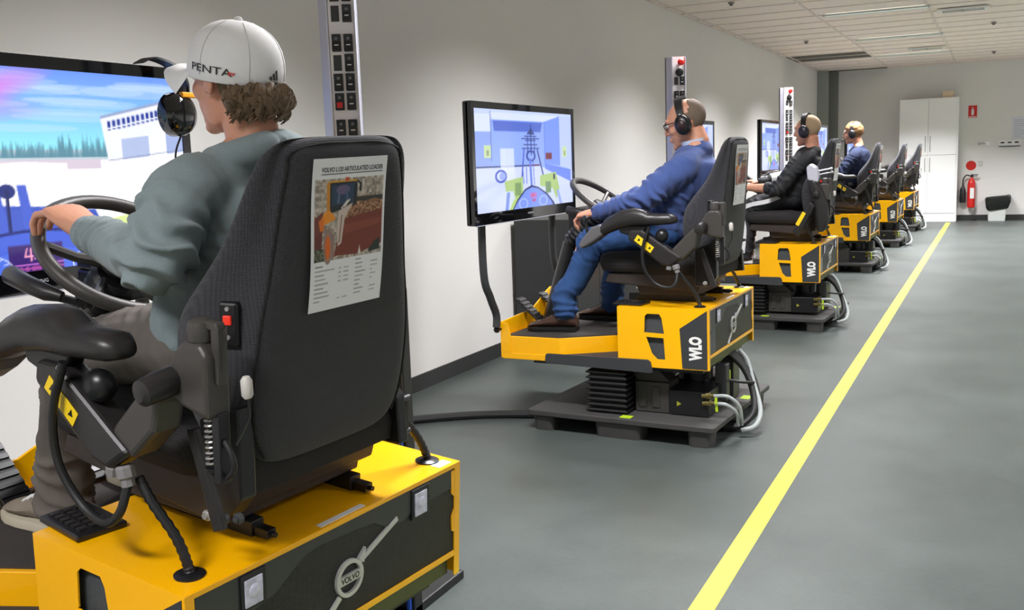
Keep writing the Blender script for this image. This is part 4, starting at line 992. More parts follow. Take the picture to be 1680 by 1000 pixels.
def hand_geo(g, w, d, up, palm_n, curl=.6, spread=.10, thumb=1, size=1.0, fing=None):
    """w wrist, d pointing direction, palm_n = direction the palm faces; thumb=+1/-1 side"""
    w = Vector(w); d = Vector(d).normalized(); n = Vector(palm_n); n = (n-d*n.dot(d)).normalized(); s = d.cross(n)*thumb   # s towards thumb
    L = .095*size
    # palm
    secs = []
    for t, hw, hh in ((-.02, .026, .020), (.15, .031, .021), (.5, .040, .017), (.85, .043, .014), (1.0, .041, .011)):
        c = w+d*L*t; secs.append([c+s*hw*size*math.cos(a)+n*hh*size*math.sin(a) for a in [2*math.pi*i/16 for i in range(16)]])
    g.loft(secs)
    lens = ((.040, .024, .020), (.044, .028, .021), (.041, .026, .020), (.033, .020, .018))
    for i in range(4):
        off = (.030-.020*i)*size; base = w+d*L*(.93-.02*abs(i-1.2))+s*off
        ang = spread*(1.3-i); dd = (d*math.cos(ang)+s*math.sin(ang)).normalized(); cr = 0; p = base; pts = [w+d*L*.6+s*off*.85, p]
        cu = curl if fing is None else fing[i]
        for k, l in enumerate(lens[i]):
            cr += cu*(.75, 1.0, .7)[k]; e = dd*math.cos(cr)+n*math.sin(cr); p = p+e*l*size; pts.append(p)
        r = .0088*size*(1, 1.02, .98, .88)[i]
        g.tube(pts, [r*.9, r*1.08, r, r*.93, r*.72], 10); g.ell(pts[-1], (r*.74,)*3, 8, k=6)
    b = w+d*L*.18+s*.020*size
    t1 = b+(d*.55+s*.75+n*.25).normalized()*.040*size; t2 = t1+(d*.8+s*.35+n*.45).normalized()*.032*size; t3 = t2+(d*.85+s*.0+n*.5).normalized()*.024*size
    g.tube([b, t1, t2, t3], [.015*size, .0125*size, .0105*size, .008*size], 10); g.ell(t3, (.0082*size,)*3, 8, k=6)
def shoe(g_up, g_sole, ankle, toe_dir, L=.28, up_h=.075, zfloor=.124):
    a = Vector(ankle); d = Vector(toe_dir); d.z = 0; d.normalize(); s = Vector((-d.y, d.x, 0)); heel = Vector((a.x, a.y, zfloor))-d*.065
    st = [(0, .028, .080), (.03, .038, .112), (.09, .040, .118), (.14, .042, .088), (.19, .048, .066), (.235, .047, .054), (.265, .036, .042), (L, .014, .020)]
    secs = []; sole = []
    for t, hw, h in st:
        c = heel+d*t; q = []
        for j in range(14):
            an = 2*math.pi*j/14; y = hw*math.cos(an); z = .022+max(0, (h-.022))*(.5+.5*math.sin(an)); q.append(c+s*y*(1 if math.sin(an) < .2 else .86)+Vector((0, 0, z)))
        secs.append(q)
        sole.append([c+s*(hw+.004)*x+Vector((0, 0, z)) for x, z in ((1, .002), (1.03, .014), (1, .026), (-1, .026), (-1.03, .014), (-1, .002))])
    g_up.loft(secs); g_sole.loft(sole)
    return heel, d, s
def person(P, Hd, name_label, cfg):
    """P: joints in the simulator frame; cfg: colours and options"""
    vox = cfg.get('vox', .006)
    t = thing('person', (P['pelvis'][0], P['pelvis'][1], .124), name_label, 'person', None)
    V = {k: Vector(v) for k, v in P.items() if not isinstance(v, dict)}
    hp = V['head']; sc_ = cfg.get('hs', 1); HM = Matrix.Rotation(Hd[0], 4, 'Z') @ Matrix.Rotation(-Hd[1], 4, 'Y')   # yaw, pitch (positive looks down)
    H3 = HM.to_3x3()
    # ---- body, one continuous surface
    g = G(); head_geo(g, hp, HM, sc_)
    g.tube([hp+H3 @ Vector((.030, 0, -.05)), V['neck']+Vector((-.0, 0, .035)), V['neck']+Vector((.0, 0, -.03))], [.055, .056, .066], 16)
    stube(g, [V['neck'], V['chest'], V['waist'], V['pelvis']], [(.09, .06), (.15, .09), (.13, .085), (.14, .09)])
    for s in 'LR':
        stube(g, [V['chest'].lerp(V['sh'+s], .4), V['sh'+s], V['sh'+s].lerp(V['el'+s], .5), V['el'+s]], [.05, .05, .044, .038])
        stube(g, [V['el'+s], V['el'+s].lerp(V['wr'+s], .4), V['wr'+s]], [.040, .040, .027])
        stube(g, [V['pelvis']+Vector((0, (-.07 if s == 'L' else .07), 0)), V['kn'+s], V['kn'+s].lerp(V['an'+s], .5), V['an'+s]], [.060, .036, .032, .028])
        stube(g, [V['an'+s], V['an'+s]+V['ft'+s].normalized()*.05-Vector((0, 0, .04))], [.028, .022])
        h = P.get('hand'+s)
        if h: hand_geo(g, V['wr'+s], h['d'], None, h['n'], h.get('curl', .6), h.get('spread', .1), h.get('thumb', 1), h.get('size', 1), h.get('fing'))
    me = remesh(g, vox*.72, 2, .4)
    body = finish('body', me, cfg.get('skin', M_SKIN), t, smooth=180)
    # eyes
    for s in (-1, 1):
        e = G().ell(hp+H3 @ Vector((-.083, s*.031, .014)), (.0115, .0125, .0115), 12).obj('eye', M_EYE, body)
    # ---- trousers
    tr = cfg['trousers']; g = G()
    stube(g, [V['waist']+Vector((0, 0, -.02)), V['pelvis']+Vector((0, 0, .0)), V['pelvis']+Vector((-.04, 0, -.02))], [(.155, .11), (.175, .12), (.15, .10)])
    for s in 'LR':
        sy = -.085 if s == 'L' else .085
        stube(g, [V['pelvis']+Vector((0, sy, 0)), V['pelvis'].lerp(V['kn'+s], .5)+Vector((0, sy*.4, .01)), V['kn'+s]+Vector((.01, 0, .0)), V['kn'+s]+Vector((-.005, 0, -.05)), V['kn'+s].lerp(V['an'+s], .55), V['an'+s]+Vector((0, 0, .06+cfg.get('hem', 0))), V['an'+s]+Vector((0, 0, -.03+cfg.get('hem', 0)))],
              [.098, .088, .074, .073, .068, .066, .068])
    me = remesh(g, vox*1.3, 3, .5)
    wrinkle(me, .006, 11, cfg.get('seed', (1, 2, 3)), [(V['kn'+s], (.7, 0, .7), .18, .042, .012) for s in 'LR']+[(V['an'+s], (.2, .2, 1), .2, .05, .013) for s in 'LR']+[(V['pelvis']+Vector((-.05, 0, .02)), (1, .2, .3), .24, .06, .014)])
    trs = finish('trousers', me, tr, t, smooth=180)
    # ---- top
    g = G(); tp = cfg['top']; ex = cfg.get('bulk', 1)
    stube(g, [V['neck']+Vector((.005, 0, -.012)), V['neck'].lerp(V['chest'], .35), V['chest'], V['waist'], V['pelvis']+Vector((0, 0, .03))], [(.085*ex, .070), (.150*ex, .105*ex), (.182*ex, .125*ex), (.170*ex, .122*ex), (.178*ex, .125*ex)], n=20)
    for s in 'LR':
        a, b, c = V['sh'+s], V['el'+s], V['wr'+s]
        en = c if not (cfg.get('rolled') and s == 'L') else b.lerp(c, .35)
        stube(g, [V['neck']+Vector((0, (-.05 if s == 'L' else .05), -.045)), a+Vector((0, (.03 if s == 'L' else -.03), .0)), a.lerp(b, .35), b, b.lerp(en, .5), en], [.062, .074*ex, .068*ex, .062*ex, .052, .041])
    if cfg.get('hood'):
        stube(g, [V['neck']+Vector((.02, -.095, .0)), V['neck']+Vector((.050, -.055, .014)), V['neck']+Vector((.060, 0, .018)), V['neck']+Vector((.05, .055, .014)), V['neck']+Vector((.02, .095, .0))], [.03, .038, .042, .038, .03])
        stube(g, [V['neck']+Vector((.01, -.088, .008)), V['neck']+Vector((-.05, -.072, -.005)), V['neck']+Vector((-.088, -.03, -.04))], [.028, .028, .022])
    me = remesh(g, vox*1.2, 3, .5)
    fl = []
    for s in 'LR':
        a, b, c = V['sh'+s], V['el'+s], V['wr'+s]
        fl += [(b, (b-a).normalized()+(b-c).normalized()*-.3, .17, .046, .020), (a.lerp(b, .2)+Vector((-.02, 0, -.05)), (b-a)+Vector((.05, 0, .06)), .15, .055, .016), (b.lerp(c, .75), (c-b)+Vector((0, 0, .05)), .13, .04, .012)]
    fl += [(V['waist'], (.3, .2, 1), .22, .07, .016), (V['chest'], (.6, .5, .3), .16, .08, .008)]
    wrinkle(me, .008, 9, cfg.get('seed', (1, 2, 3)), fl)
    top = finish('sweater' if not cfg.get('jacket') else 'jacket', me, tp, t, smooth=180)
    for s in 'LR':      # cuffs
        if cfg.get('rolled') and s == 'L':
            e = V['elL'].lerp(V['wrL'], .35); d = (V['wrL']-V['elL']).normalized(); g = G().tube([e-d*.035, e-d*.01, e+d*.012], [.050, .052, .050], 18)
        else:
            d = (V['wr'+s]-V['el'+s]).normalized(); c = V['wr'+s]; g = G().tube([c-d*.055, c-d*.03, c+d*.002], [.039, .038, .036], 18)
        g.obj('cuff', cfg.get('cuff', tp), top, smooth=60, bevel=.003)
    # ---- shoes
    for s in 'LR':
        gu, gs = G(), G(); heel, d, sd = shoe(gu, gs, V['an'+s], V['ft'+s])
        sh = gu.obj('shoe', cfg['shoe'], t, smooth=60); gs.obj('sole', cfg['sole'], sh, smooth=30)
        g = G()
        for i in range(5):
            c = heel+d*(.115+.02*i)+Vector((0, 0, .100-.0095*i)); g.tube([c-sd*.026, c+Vector((0, 0, .006)), c+sd*.026], .0032, 6)
        g.obj('laces', cfg.get('lace', M_WHITE), sh)
    return t, hp, H3, body
def hair_shell(parent, hp, H3, m, keep, c=(.018, 0, .03), r=(.101, .081, .093), locks=0, lock_fn=None, rough=.004, name='hair'):
    g = G().ell((0, 0, 0), r, 40, None, 28); me = g.mesh('h')
    bm = bmesh.new(); bm.from_mesh(me); cc = Vector(c)
    for v in bm.verts:
        v.co += v.co.normalized()*(rough*noise.noise(v.co*60)+rough*noise.noise(v.co*25)) ; v.co += cc
    bmesh.ops.delete(bm, geom=[v for v in bm.verts if not keep(v.co)], context='VERTS')
    ret = bmesh.ops.extrude_face_region(bm, geom=bm.faces[:]); 
    for v in [x for x in ret['geom'] if isinstance(x, bmesh.types.BMVert)]: v.co = cc+(v.co-cc)*.93
    bmesh.ops.recalc_face_normals(bm, faces=bm.faces); bm.to_mesh(me); bm.free()
    for v in me.vertices: v.co = hp+H3 @ v.co
    if locks:
        me2 = lock_fn(); bm = bmesh.new(); bm.from_mesh(me); bm.from_mesh(me2); bm.to_mesh(me); bm.free()
    return finish(name, me, m, parent, smooth=60)
def earmuffs(parent, hp, H3, mcup, mband, top_r=(.098, .118), mic=False, accent=None, back=.0, name='headset', dz=0):
    ce = lambda x, y, z: hp+H3 @ Vector((x, y, z+dz))
    pts = [ce(.008+back*math.sin(a), -.092*math.cos(a), -.005+.135*math.sin(a)) for a in [math.pi*i/20 for i in range(21)]]
    g = G(); secs = []
    for i, p in enumerate(pts):
        a = math.pi*i/20; o_ = H3 @ Vector((0, -math.cos(a), math.sin(a))); f = H3 @ Vector((1, 0, 0)); w_ = .015+.008*math.sin(a); secs.append([p+f*x*w_+o_*z for x, z in ((1, -.004), (1, .010), (-1, .010), (-1, -.004))])
    b = G().loft(secs).obj(name, mband, parent, smooth=40)
    for s in (-1, 1):
        c = ce(.008, s*.084, -.012); ax = H3 @ Vector((0, s, 0))
        M3 = H3
        cup = G().ell(c+ax*.020, (.041, .027, .052), 20, M3, 12).obj('ear_cup', mcup, b)
        G().ell(c+ax*.002, (.042, .014, .052), 20, M3, 10).obj('cushion', M_BLK, b)
        G().tube([ce(.008, s*.104, .0), ce(.008, s*.1, .045)], .006, 8).obj('arm', M_STL, b)
        if accent: G().ell(c+ax*.030, (.026, .022, .032), 16, M3, 10).obj('cup_cap', accent, b)
    if mic:
        G().tube(smoothpath([ce(.0, -.10, -.03), ce(-.05, -.105, -.055), ce(-.11, -.075, -.065)], 5), .0035, 6).ell(ce(-.115, -.068, -.065), (.014, .012, .012), 10).obj('microphone', M_BLK, b)
    return b
def glasses(parent, hp, H3):
    ce = lambda x, y, z: hp+H3 @ Vector((x, y, z)); g = G()
    for s in (-1, 1):
        g.tube([ce(-.098, s*.032, .012)+H3 @ Vector((0, .024*math.cos(a), .017*math.sin(a))) for a in [2*math.pi*i/20 for i in range(21)]], .0026, 6)
        g.tube([ce(-.096, s*.055, .018), ce(-.05, s*.074, .016), ce(.01, s*.080, .010)], .0026, 6)
    g.tube([ce(-.099, -.009, .016), ce(-.101, 0, .02), ce(-.099, .009, .016)], .0024, 6)
    return g.obj('glasses', M_BLK, parent)

# ================================================================== ASSEMBLY
SIM = [dict(P=pose(-1.316, 1.259, .343, -.123, .079, .024)), dict(P=pose(-1.219, 4.615, .369, -.035, -.003, .005)), dict(P=pose(-1.215, 7.95, .385, -.02)),
       dict(P=pose(-1.286, 12.02, .366, -.02)), dict(P=pose(-1.255, 15.2, .365, -.02)), dict(P=pose(-1.24, 18.15, .37, -.02))]
WHERE = ['nearest the camera', 'under the man in the blue jumper', 'under the man in the black jacket', 'under the man in the navy top', 'second farthest in the row', 'farthest, in front of the white cabinet']
SHORT = ['nearest', 'second', 'third', 'fourth', 'fifth', 'farthest']
towers = [(-1.775, 2.5), (-1.758, 5.95), (-1.758, 9.5), (-1.80, 13.3), (-1.80, 16.5), (-1.80, 19.5)]
for i, S in enumerate(SIM):
    P = S['P']; base = P.translation
    t = build_platform('yellow simulator platform with dark rear grille, '+WHERE[i]); put(t, P)
    t = build_keypad('black keypad on the front corner of the %s yellow seat box' % SHORT[i]); put(t, P)
    who = ['holding the man in the white cap', 'holding the man in the blue jumper', 'with its armrest folded up, third in the row', 'behind the man in the navy top', 'empty, fifth from the camera', 'empty, farthest from the camera'][i]
    t = build_seat('dark grey fabric operator seat '+who, armup=(i == 2)); put(t, P)
    t = build_sheet('printed sheet with a loader photo on the back of the %s seat' % SHORT[i]); put(t, P)
    t = build_pallet('dark grey plastic pallet under the %s simulator' % SHORT[i]); put(t, pose(base.x+(.044 if i else -.45), base.y-.085, 0, -.06 if i else -.12))
    # monitor: front plane, extents
    if i == 0: m = build_monitor(-2.3, 1.19, 2.41, 1.10, 1.725, 'huge monitor showing a quarry yard and dashboard, at the left edge', 'quarry')
    else:
        y0 = [0, base.y-.315, base.y-.315, 10.95, 14.35, base.y-.315][i]; dz = (0, 0, 0, .065, .08, 0)[i]
        m = build_monitor(-2.3, y0, y0+1.305, 1.095+dz, 1.705+dz, ['', 'large monitor showing a blue simulated workshop, in front of the blue jumper man', 'large monitor mostly hidden behind the second seat and driver', 'large monitor seen sideways left of the man in the black jacket', 'large monitor mostly hidden behind the black jacket man, thin edge showing', 'farthest monitor in the row, almost hidden'][i])
    # monitor support pipes (parts of the monitor)
    xm, ym = -2.37, (1.19 if i == 0 else y0)
    y0 = P.translation.y
    a = P @ Vector((-1.15, -.03, .17)); b = P @ Vector((-1.15, BW+.03, .17))
    ya = ym+.20; yb = 2.225 if i == 0 else ym+1.305-.20
    for s, yy in ((a, ya), (b, yb)):
        up = .05 if yy == ya else -.05
        pts = [s, s+Vector((0, 0, .07)), Vector((s.x*.55+xm*.45, s.y*.5+yy*.5, s.z+.17)), Vector((xm, yy, .84)), Vector((xm, yy, 1.25))]
        G().tube(smoothpath(pts, 6), .021, 12).obj('support_pipe', M_PANEL, m)
    G().box((xm-.01, ya-.02, 1.2), (xm+.005, yb+.02, 1.28)).obj('mount_bar', M_BLK, m, smooth=None)
    if i < 3: build_tower(towers[i][0], towers[i][1], 'tall switch tower with red stop button beside the %s simulator' % SHORT[i], ztop=2.09 if i == 0 else 2.0)

# blue cable hanging down the nearest tower
tag(G().tube(smoothpath([(-1.612, 2.470, 1.02), (-1.614, 2.470, .8), (-1.608, 2.470, .5), (-1.608, 2.470, .2), (-1.608, 2.468, .012)], 6), .008, 8).obj('network_cable', M_BLUEC), 'blue cable hanging down the black stand of the nearest switch tower', 'cable')

# ------------------------------------------------------------------ man in the white cap
FD = (-1, 0, 0)
P1 = dict(pelvis=(-.33, .40, .655), waist=(-.30, .40, .77), chest=(-.235, .40, .93), neck=(-.215, .40, 1.065), head=(-.268, .40, 1.222),
          shL=(-.222, .225, 1.008), elL=(-.205, .135, .88), wrL=(-.578, .252, .886), shR=(-.235, .575, .995), elR=(-.30, .66, .84), wrR=(-.58, .60, .83),
          knL=(-.70, .27, .585), anL=(-.775, .265, .225), ftL=(-1, -.08, 0), knR=(-.72, .55, .60), anR=(-.80, .56, .225), ftR=(-1, .05, 0))
P1['handL'] = dict(d=(-1, .05, .42), n=(-.35, .0, -1), thumb=-1, fing=(.5, .6, .7, .8), spread=.16, size=1.24)
P1['handR'] = dict(d=(-1, -.1, .1), n=(0, 0, -1), thumb=1, curl=.6)
M_HOOD = mat('sweater_sage', (124, 138, 140), .95, noise_amt=.14, noise_scale=260, bump=.35, bump_scale=700, sheen=.15)
t, hp, H3, body = person(P1, (-.04, .05), 'man in white cap and grey-green sweater gripping the wheel, nearest', dict(vox=.0055, hs=.955, top=M_HOOD, trousers=mat('trousers_grey', (96, 90, 84), .9, noise_amt=.08, noise_scale=30, bump=.2, bump_scale=500),
    shoe=mat('sneaker_taupe', (128, 118, 104), .8, noise_amt=.2, noise_scale=18), sole=mat('sneaker_sole', (196, 188, 168), .6), hood=True, seed=(3, 1, 7)))
am = [Vector(P1['shL'])+Vector((.02*math.sin(q)*0+.065*math.cos(q), -.03-.02*math.sin(q), -.01+.078*math.sin(q))) for q in [2*math.pi*i/24 for i in range(25)]]
M_HAIR = mat('hair_brown', (104, 84, 62), .55, noise_amt=.35, noise_scale=120, bump=.5, bump_scale=350)
def locks1():
    g = G(); rn = random.Random(5)
    for i in range(230):
        a = R_(rn.uniform(-66, 66)); z0 = rn.uniform(-.035, -.012); r0 = 1.0
        x, y = .022+.098*math.cos(a), .080*math.sin(a)
        L = rn.uniform(.035, .062)*(1.0 if abs(a) < 1.1 else .75); c = rn.uniform(-.012, .012); o_ = rn.uniform(-.004, .010)
        pts = [(x, y, z0), (x*(1.04+o_*3), y*(1.05+o_*3)+c*1.2, z0-L*.35), (x*1.02+o_*.3, y*1.0-c*.8, z0-L*.7), (x*.96+o_*.9*rn.choice((-1, 1)), y*.93+c*1.6, z0-L)]
        g.tube([hp+H3 @ Vector(p) for p in smoothpath(pts, 3)], [.005, .0062, .0068, .0066, .0062, .0056, .0048, .0038, .0026, .0012][:10], 5)
    return g.mesh('l')
hair_shell(t, hp, H3, M_HAIR, lambda p: p.z < -.005 and p.z > -.07+.25*max(0, .03-p.x) and p.x > .028, r=(.098, .080, .096), locks=1, lock_fn=locks1)
# cap
M_CAP = mat('cap_white', (232, 232, 232), .85, bump=.2, bump_scale=600, noise_amt=.03)
CT = Matrix.Rotation(R_(10), 3, 'Y')
def CP(p): return hp+H3 @ (CT @ Vector(p)+Vector((.010, 0, .026)))
CR = (.110, .091, .094)
def crown(a, z, f=1.0):      # a around from front (-x) towards the left (-y); z height
    zz = max(-1, min(1, z/CR[2])); k = math.sqrt(max(0, 1-zz*zz)) if z > 0 else 1.0
    k = k**.86 if z > 0 else 1-.0*z
    return CP((-CR[0]*f*k*math.cos(a), -CR[1]*f*k*math.sin(a), z))
secs = [[crown(2*math.pi*j/48, z, f) for j in range(48)] for z, f in ((-.030, .97), (-.028, .99), (.0, 1.0), (.02, 1.0), (.04, 1), (.058, 1), (.072, 1), (.083, 1), (.090, 1), (.0935, 1))]
cap = G().loft(secs).obj('cap', M_CAP, t, smooth=60)
G().ell(CP((0, 0, .095)), (.009, .009, .006), 12).obj('cap_button', M_CAP, cap)
g = G()
for k in range(6):
    a = math.pi/6+math.pi/3*k; g.tube([crown(a, z, 1.004) for z in (-.018, 0, .02, .04, .058, .072, .083, .09)], .0009, 5)
g.obj('cap_seam', mat('seam_grey', (196, 196, 196), .9), cap)
secs = []; n_ = 17
for j in range(n_):
    q = -1+2*j/(n_-1); a = R_(64*q); L = .094*(1-.70*q*q); row = []
    b0 = crown(a, -.022, .97)
    for tt in (0, .33, .66, 1.0):
        row.append(b0+H3 @ (CT @ Vector((-L*tt, -.012*q*tt, -(.040*q*q+.006)*tt+.010*(1-q*q)*math.sin(math.pi*tt)))))
    u = H3 @ Vector((0, 0, .0035)); secs.append(row+[p+u for p in row[::-1]])
G().loft(secs).obj('cap_brim', M_CAP, cap, smooth=60)
def captext(txt, size, a0, z0, m, sx=1, rot=0, spacing=1, bold=.0004, nm='cap_lettering'):
    g = G(); flat(g, text_geo(txt, size, bold=bold, sx=sx, spacing=spacing), lambda x, y: crown(a0+x/.100, z0+y+rot*x, 1.018)); return g.obj(nm, m, cap, smooth=None)
captext('PENTA', .021, R_(103), -.006, M_BLK, sx=1.5, rot=-.04, bold=.0001)
captext('RV', .009, R_(130), -.009, M_RED, sx=1.2)
g = G()
for i in range(3):
    h = .009+.006*i; x0 = -.012+.0085*i
    pts = [(x0, 0), (x0+.006, 0), (x0+.0025, h), (x0-.0035, h-.003)]
    g.add([crown(R_(184)+(p[0])/.1, -.014+p[1], 1.013) for p in pts], [(0, 1, 2, 3)])
g.obj('cap_stripes', M_BLK, cap, smooth=None); captext('adidas', .008, R_(184), -.019, M_BLK)

# ------------------------------------------------------------------ man in the blue jumper
P2 = dict(pelvis=(-.32, .42, .655), waist=(-.29, .42, .77), chest=(-.205, .42, .93), neck=(-.172, .42, 1.072), head=(-.238, .42, 1.198),
          shL=(-.20, .235, .975), elL=(-.375, .155, .83), wrL=(-.640, .185, .762), shR=(-.22, .60, .965), elR=(-.36, .66, .78), wrR=(-.60, .60, .76),
          knL=(-.715, .235, .600), anL=(-.85, .20, .235), ftL=(-1, -.12, 0), knR=(-.70, .60, .58), anR=(-.74, .60, .23), ftR=(-1, .1, 0))
P2['handL'] = dict(d=(-1, .05, -.10), n=(.0, .2, -1), thumb=-1, fing=(.7, .8, .85, .9), size=1.12)
P2['handR'] = dict(d=(-1, -.1, .1), n=(0, 0, -1), thumb=1, curl=.6)
t, hp, H3, body = person(P2, (.06, .28), 'man in blue jumper, jeans and black headset at the second simulator', dict(vox=.007, hem=.03, bulk=1.06, top=mat('jumper_blue', (62, 82, 138), .95, noise_amt=.08, noise_scale=200, bump=.3, bump_scale=500, sheen=.2),
    trousers=mat('jeans', (38, 72, 122), .9, noise_amt=.22, noise_scale=18, bump=.3, bump_scale=600), shoe=mat('leather_brown', (64, 44, 36), .3, noise_amt=.15, noise_scale=12), sole=M_BLK, lace=M_BLK, seed=(8, 2, 1)))
hair_shell(t, hp, H3, mat('hair_grey_brown', (112, 96, 82), .8, noise_amt=.2, noise_scale=200), lambda p: p.z > -.045 and (p.x > .045 or (p.x > .0 and p.z < .05 and p.z > -.0)) and p.z < .11, c=(.0165, 0, .032), r=(.0995, .0785, .0905), rough=.001)
g = G(); nk = P2['neck']; nk = Vector(nk)
secs = []
for z, r_ in ((-.005, .068), (.02, .067), (.038, .070), (.034, .064)):
    secs.append([nk+Vector((-.008+r_*1.0*math.cos(a)+(z*-.35), r_*1.05*math.sin(a), z+.012*math.cos(a))) for a in [2*math.pi*j/24 for j in range(24)]])
g.loft(secs, cap=False).obj('shirt_collar', mat('shirt_pale', (190, 202, 226), .8), t, smooth=60)
earmuffs(t, hp, H3, M_BLK, M_BLK, accent=mat('cup_dark_red', (46, 24, 28), .4))
glasses(t, hp, H3)
wd = (Vector(P2['wrL'])-Vector(P2['elL'])).normalized(); wp = Vector(P2['wrL'])+wd*.012
G().tube([wp-wd*.010, wp+wd*.010], [.033, .033], 18).lathe([(.018, 0), (.018, .006), (.015, .008)], wp+Vector((0, -.018, .022)), (0, -.5, .8), 16).obj('wristwatch', mat('watch_black', (24, 28, 44), .3), t)

# ------------------------------------------------------------------ man in the black jacket
P3 = dict(pelvis=(-.27, .42, .655), waist=(-.24, .42, .77), chest=(-.18, .42, .91), neck=(-.145, .42, 1.035), head=(-.185, .42, 1.19),
          shL=(-.185, .235, .955), elL=(-.36, .15, .735), wrL=(-.62, .22, .745), shR=(-.19, .61, .955), elR=(-.40, .66, .80), wrR=(-.60, .56, .78),
          knL=(-.62, .235, .575), anL=(-.64, .20, .225), ftL=(-1, -.15, 0), knR=(-.68, .60, .58), anR=(-.72, .60, .225), ftR=(-1, .1, 0))
P3['handL'] = dict(d=(-1, .1, .05), n=(.0, .1, -1), thumb=-1, curl=.6)
P3['handR'] = dict(d=(-1, -.1, .1), n=(0, 0, -1), thumb=1, curl=.6)
M_JK = mat('jacket_black', (30, 32, 35), .7, bump=.2, bump_scale=300)
t, hp, H3, body = person(P3, (-.22, .12), 'man in black jacket and white-striped track trousers at the third simulator', dict(vox=.009, top=M_JK, jacket=True, trousers=mat('track_black', (30, 31, 36), .7), rolled=True, bulk=1.06,
    shoe=mat('trainer_light', (176, 170, 164), .7, noise_amt=.2, noise_scale=30), sole=M_WHITE, seed=(5, 5, 2)))
M_STR = mat('stripe_white', (214, 214, 216), .8, noise_amt=.2, noise_scale=70)
pk, pa, pp = Vector(P3['knL']), Vector(P3['anL']), Vector(P3['pelvis'])+Vector((0, -.085, 0))
def strip_ribbon(pts, w, m, par, th=.008):
    g = G(); q = smoothpath(pts, 6); secs = []
    for i, p in enumerate(q):
        tn = (q[min(i+1, len(q)-1)]-q[max(i-1, 0)]).normalized(); s_ = tn.cross(Vector((0, 1, 0))).normalized()
        secs.append([p+s_*w+Vector((0, th, 0)), p+s_*w, p-s_*w, p-s_*w+Vector((0, th, 0))])
    return g.loft(secs).obj('stripe', m, par, smooth=None)
strip_ribbon([pp+Vector((-.05, -.075, .03)), pp.lerp(pk, .5)+Vector((0, -.115, .02)), pk+Vector((.03, -.080, .03)), pk+Vector((-.035, -.076, -.02)), pk.lerp(pa, .5)+Vector((0, -.072, 0)), pa+Vector((0, -.074, -.01))], .017, M_STR, t)
sR, eR, wR = Vector(P3['shR']), Vector(P3['elR']), Vector(P3['wrR'])
G().tube([sR.lerp(eR, .15)+Vector((-.0, 0, 0)), sR.lerp(eR, .6), eR, eR.lerp(wR, .6)], [.086, .078, .072, .058], 18).obj('sleeve_panel', M_STR, t)
hair_shell(t, hp, H3, mat('hair_buzz_blond', (170, 146, 118), .9, noise_amt=.12, noise_scale=220), lambda p: p.z > -.04 and (p.x > .02 or p.z > .05-p.x*.2) and p.x > -.055, c=(.0165, 0, .032), r=(.099, .078, .0905), rough=.001)
earmuffs(t, hp, H3, mat('cup_violet_black', (34, 30, 46), .35), M_BLK)

# ------------------------------------------------------------------ man in the navy top
P4 = dict(pelvis=(-.30, .42, .655), waist=(-.26, .42, .77), chest=(-.19, .42, .93), neck=(-.20, .42, 1.075), head=(-.265, .42, 1.235),
          shL=(-.215, .23, .98), elL=(-.36, .17, .77), wrL=(-.60, .24, .80), shR=(-.215, .61, .98), elR=(-.36, .66, .77), wrR=(-.60, .60, .80),
          knL=(-.68, .25, .58), anL=(-.72, .25, .225), ftL=(-1, 0, 0), knR=(-.68, .60, .58), anR=(-.72, .60, .225), ftR=(-1, 0, 0))
P4['handL'] = dict(d=(-1, .1, .05), n=(.0, .1, -1), thumb=-1, curl=.6); P4['handR'] = dict(d=(-1, -.1, .1), n=(0, 0, -1), thumb=1, curl=.6)
t, hp, H3, body = person(P4, (-.05, .12), 'man in navy top with headset microphone at the fourth simulator', dict(vox=.010, top=mat('top_navy', (24, 36, 66), .9), bulk=1.08,
    trousers=mat('trousers_dark', (34, 36, 44), .8), shoe=M_BLK, sole=M_BLK, seed=(2, 9, 4)))
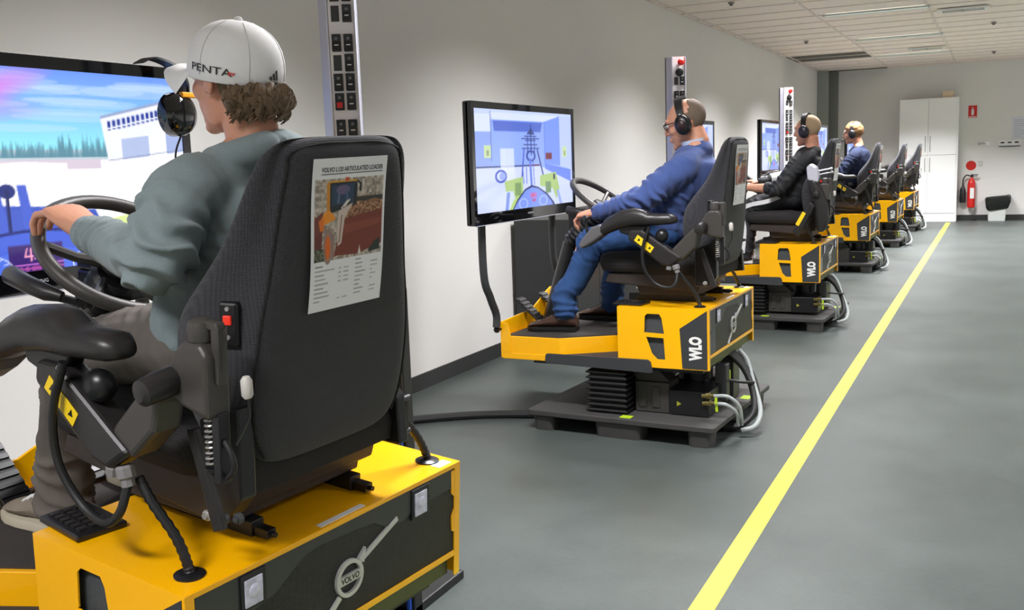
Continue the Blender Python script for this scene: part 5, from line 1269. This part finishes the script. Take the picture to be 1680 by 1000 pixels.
hair_shell(t, hp, H3, mat('hair_light_brown', (138, 102, 64), .8, noise_amt=.25, noise_scale=150), lambda p: p.z > -.05 and (p.x > .02 or p.z > .055) and p.x > -.075, c=(.0165, 0, .034), r=(.112, .091, .104), rough=.008)
earmuffs(t, hp, H3, M_BLK, M_BLK, mic=True); glasses(t, hp, H3)
for i, o in enumerate([o for o in bpy.data.objects if o.type == 'EMPTY' and o.name.split('.')[0] == 'person']):
    put(o, SIM[i]['P'])

# ------------------------------------------------------------------ ear defenders hanging at the right edge of the nearest monitor
mx, my = -2.27, 2.30
t = thing('ear_defenders', (mx, my, 1.50), 'black ear defenders with an orange band hanging on the nearest monitor corner', 'ear defenders')
band = smoothpath([(mx+.04, my+.015, 1.60), (mx+.04, my+.02, 1.67), (mx+.02, my+.0, 1.72), (mx-.01, my-.05, 1.742), (mx-.04, my-.07, 1.73)], 6)
secs = []
for i, p in enumerate(band): secs.append([p+Vector((.022, 0, 0)), p+Vector((.022, .006, .006)), p+Vector((-.022, .006, .006)), p+Vector((-.022, 0, 0))])
G().loft(secs).obj('headband', M_BLK, t, smooth=60)
G().tube([(mx+.045, my-.0, 1.56), (mx+.045, my+.01, 1.66)], .017, 12).obj('headband_pad', M_BLK, t)
c = Vector((mx+.06, my-.02, 1.578))
cup = G().loft([[c+Vector((x, s*r*math.cos(a), s*r2*math.sin(a))) for a in [2*math.pi*j/24 for j in range(24)]] for x, s, r, r2 in ((-.035, .75, .06, .066), (-.03, 1, .06, .066), (.0, 1, .06, .066), (.02, .85, .06, .066), (.03, .5, .06, .066))]).obj('ear_cup', M_GLS, t, smooth=60)
G().box((c.x+.012, c.y-.01, c.z+.048), (c.x+.028, c.y+.055, c.z+.064)).obj('orange_band', mat('orange_plastic', (236, 160, 30), .4), t, smooth=None, bevel=.003)
G().tube(smoothpath([c+Vector((0, 0, -.06)), c+Vector((-.02, -.01, -.12)), c+Vector((-.03, -.0, -.22)), c+Vector((-.03, .0, -.30))], 5), .003, 6).obj('lead', M_BLK, t)
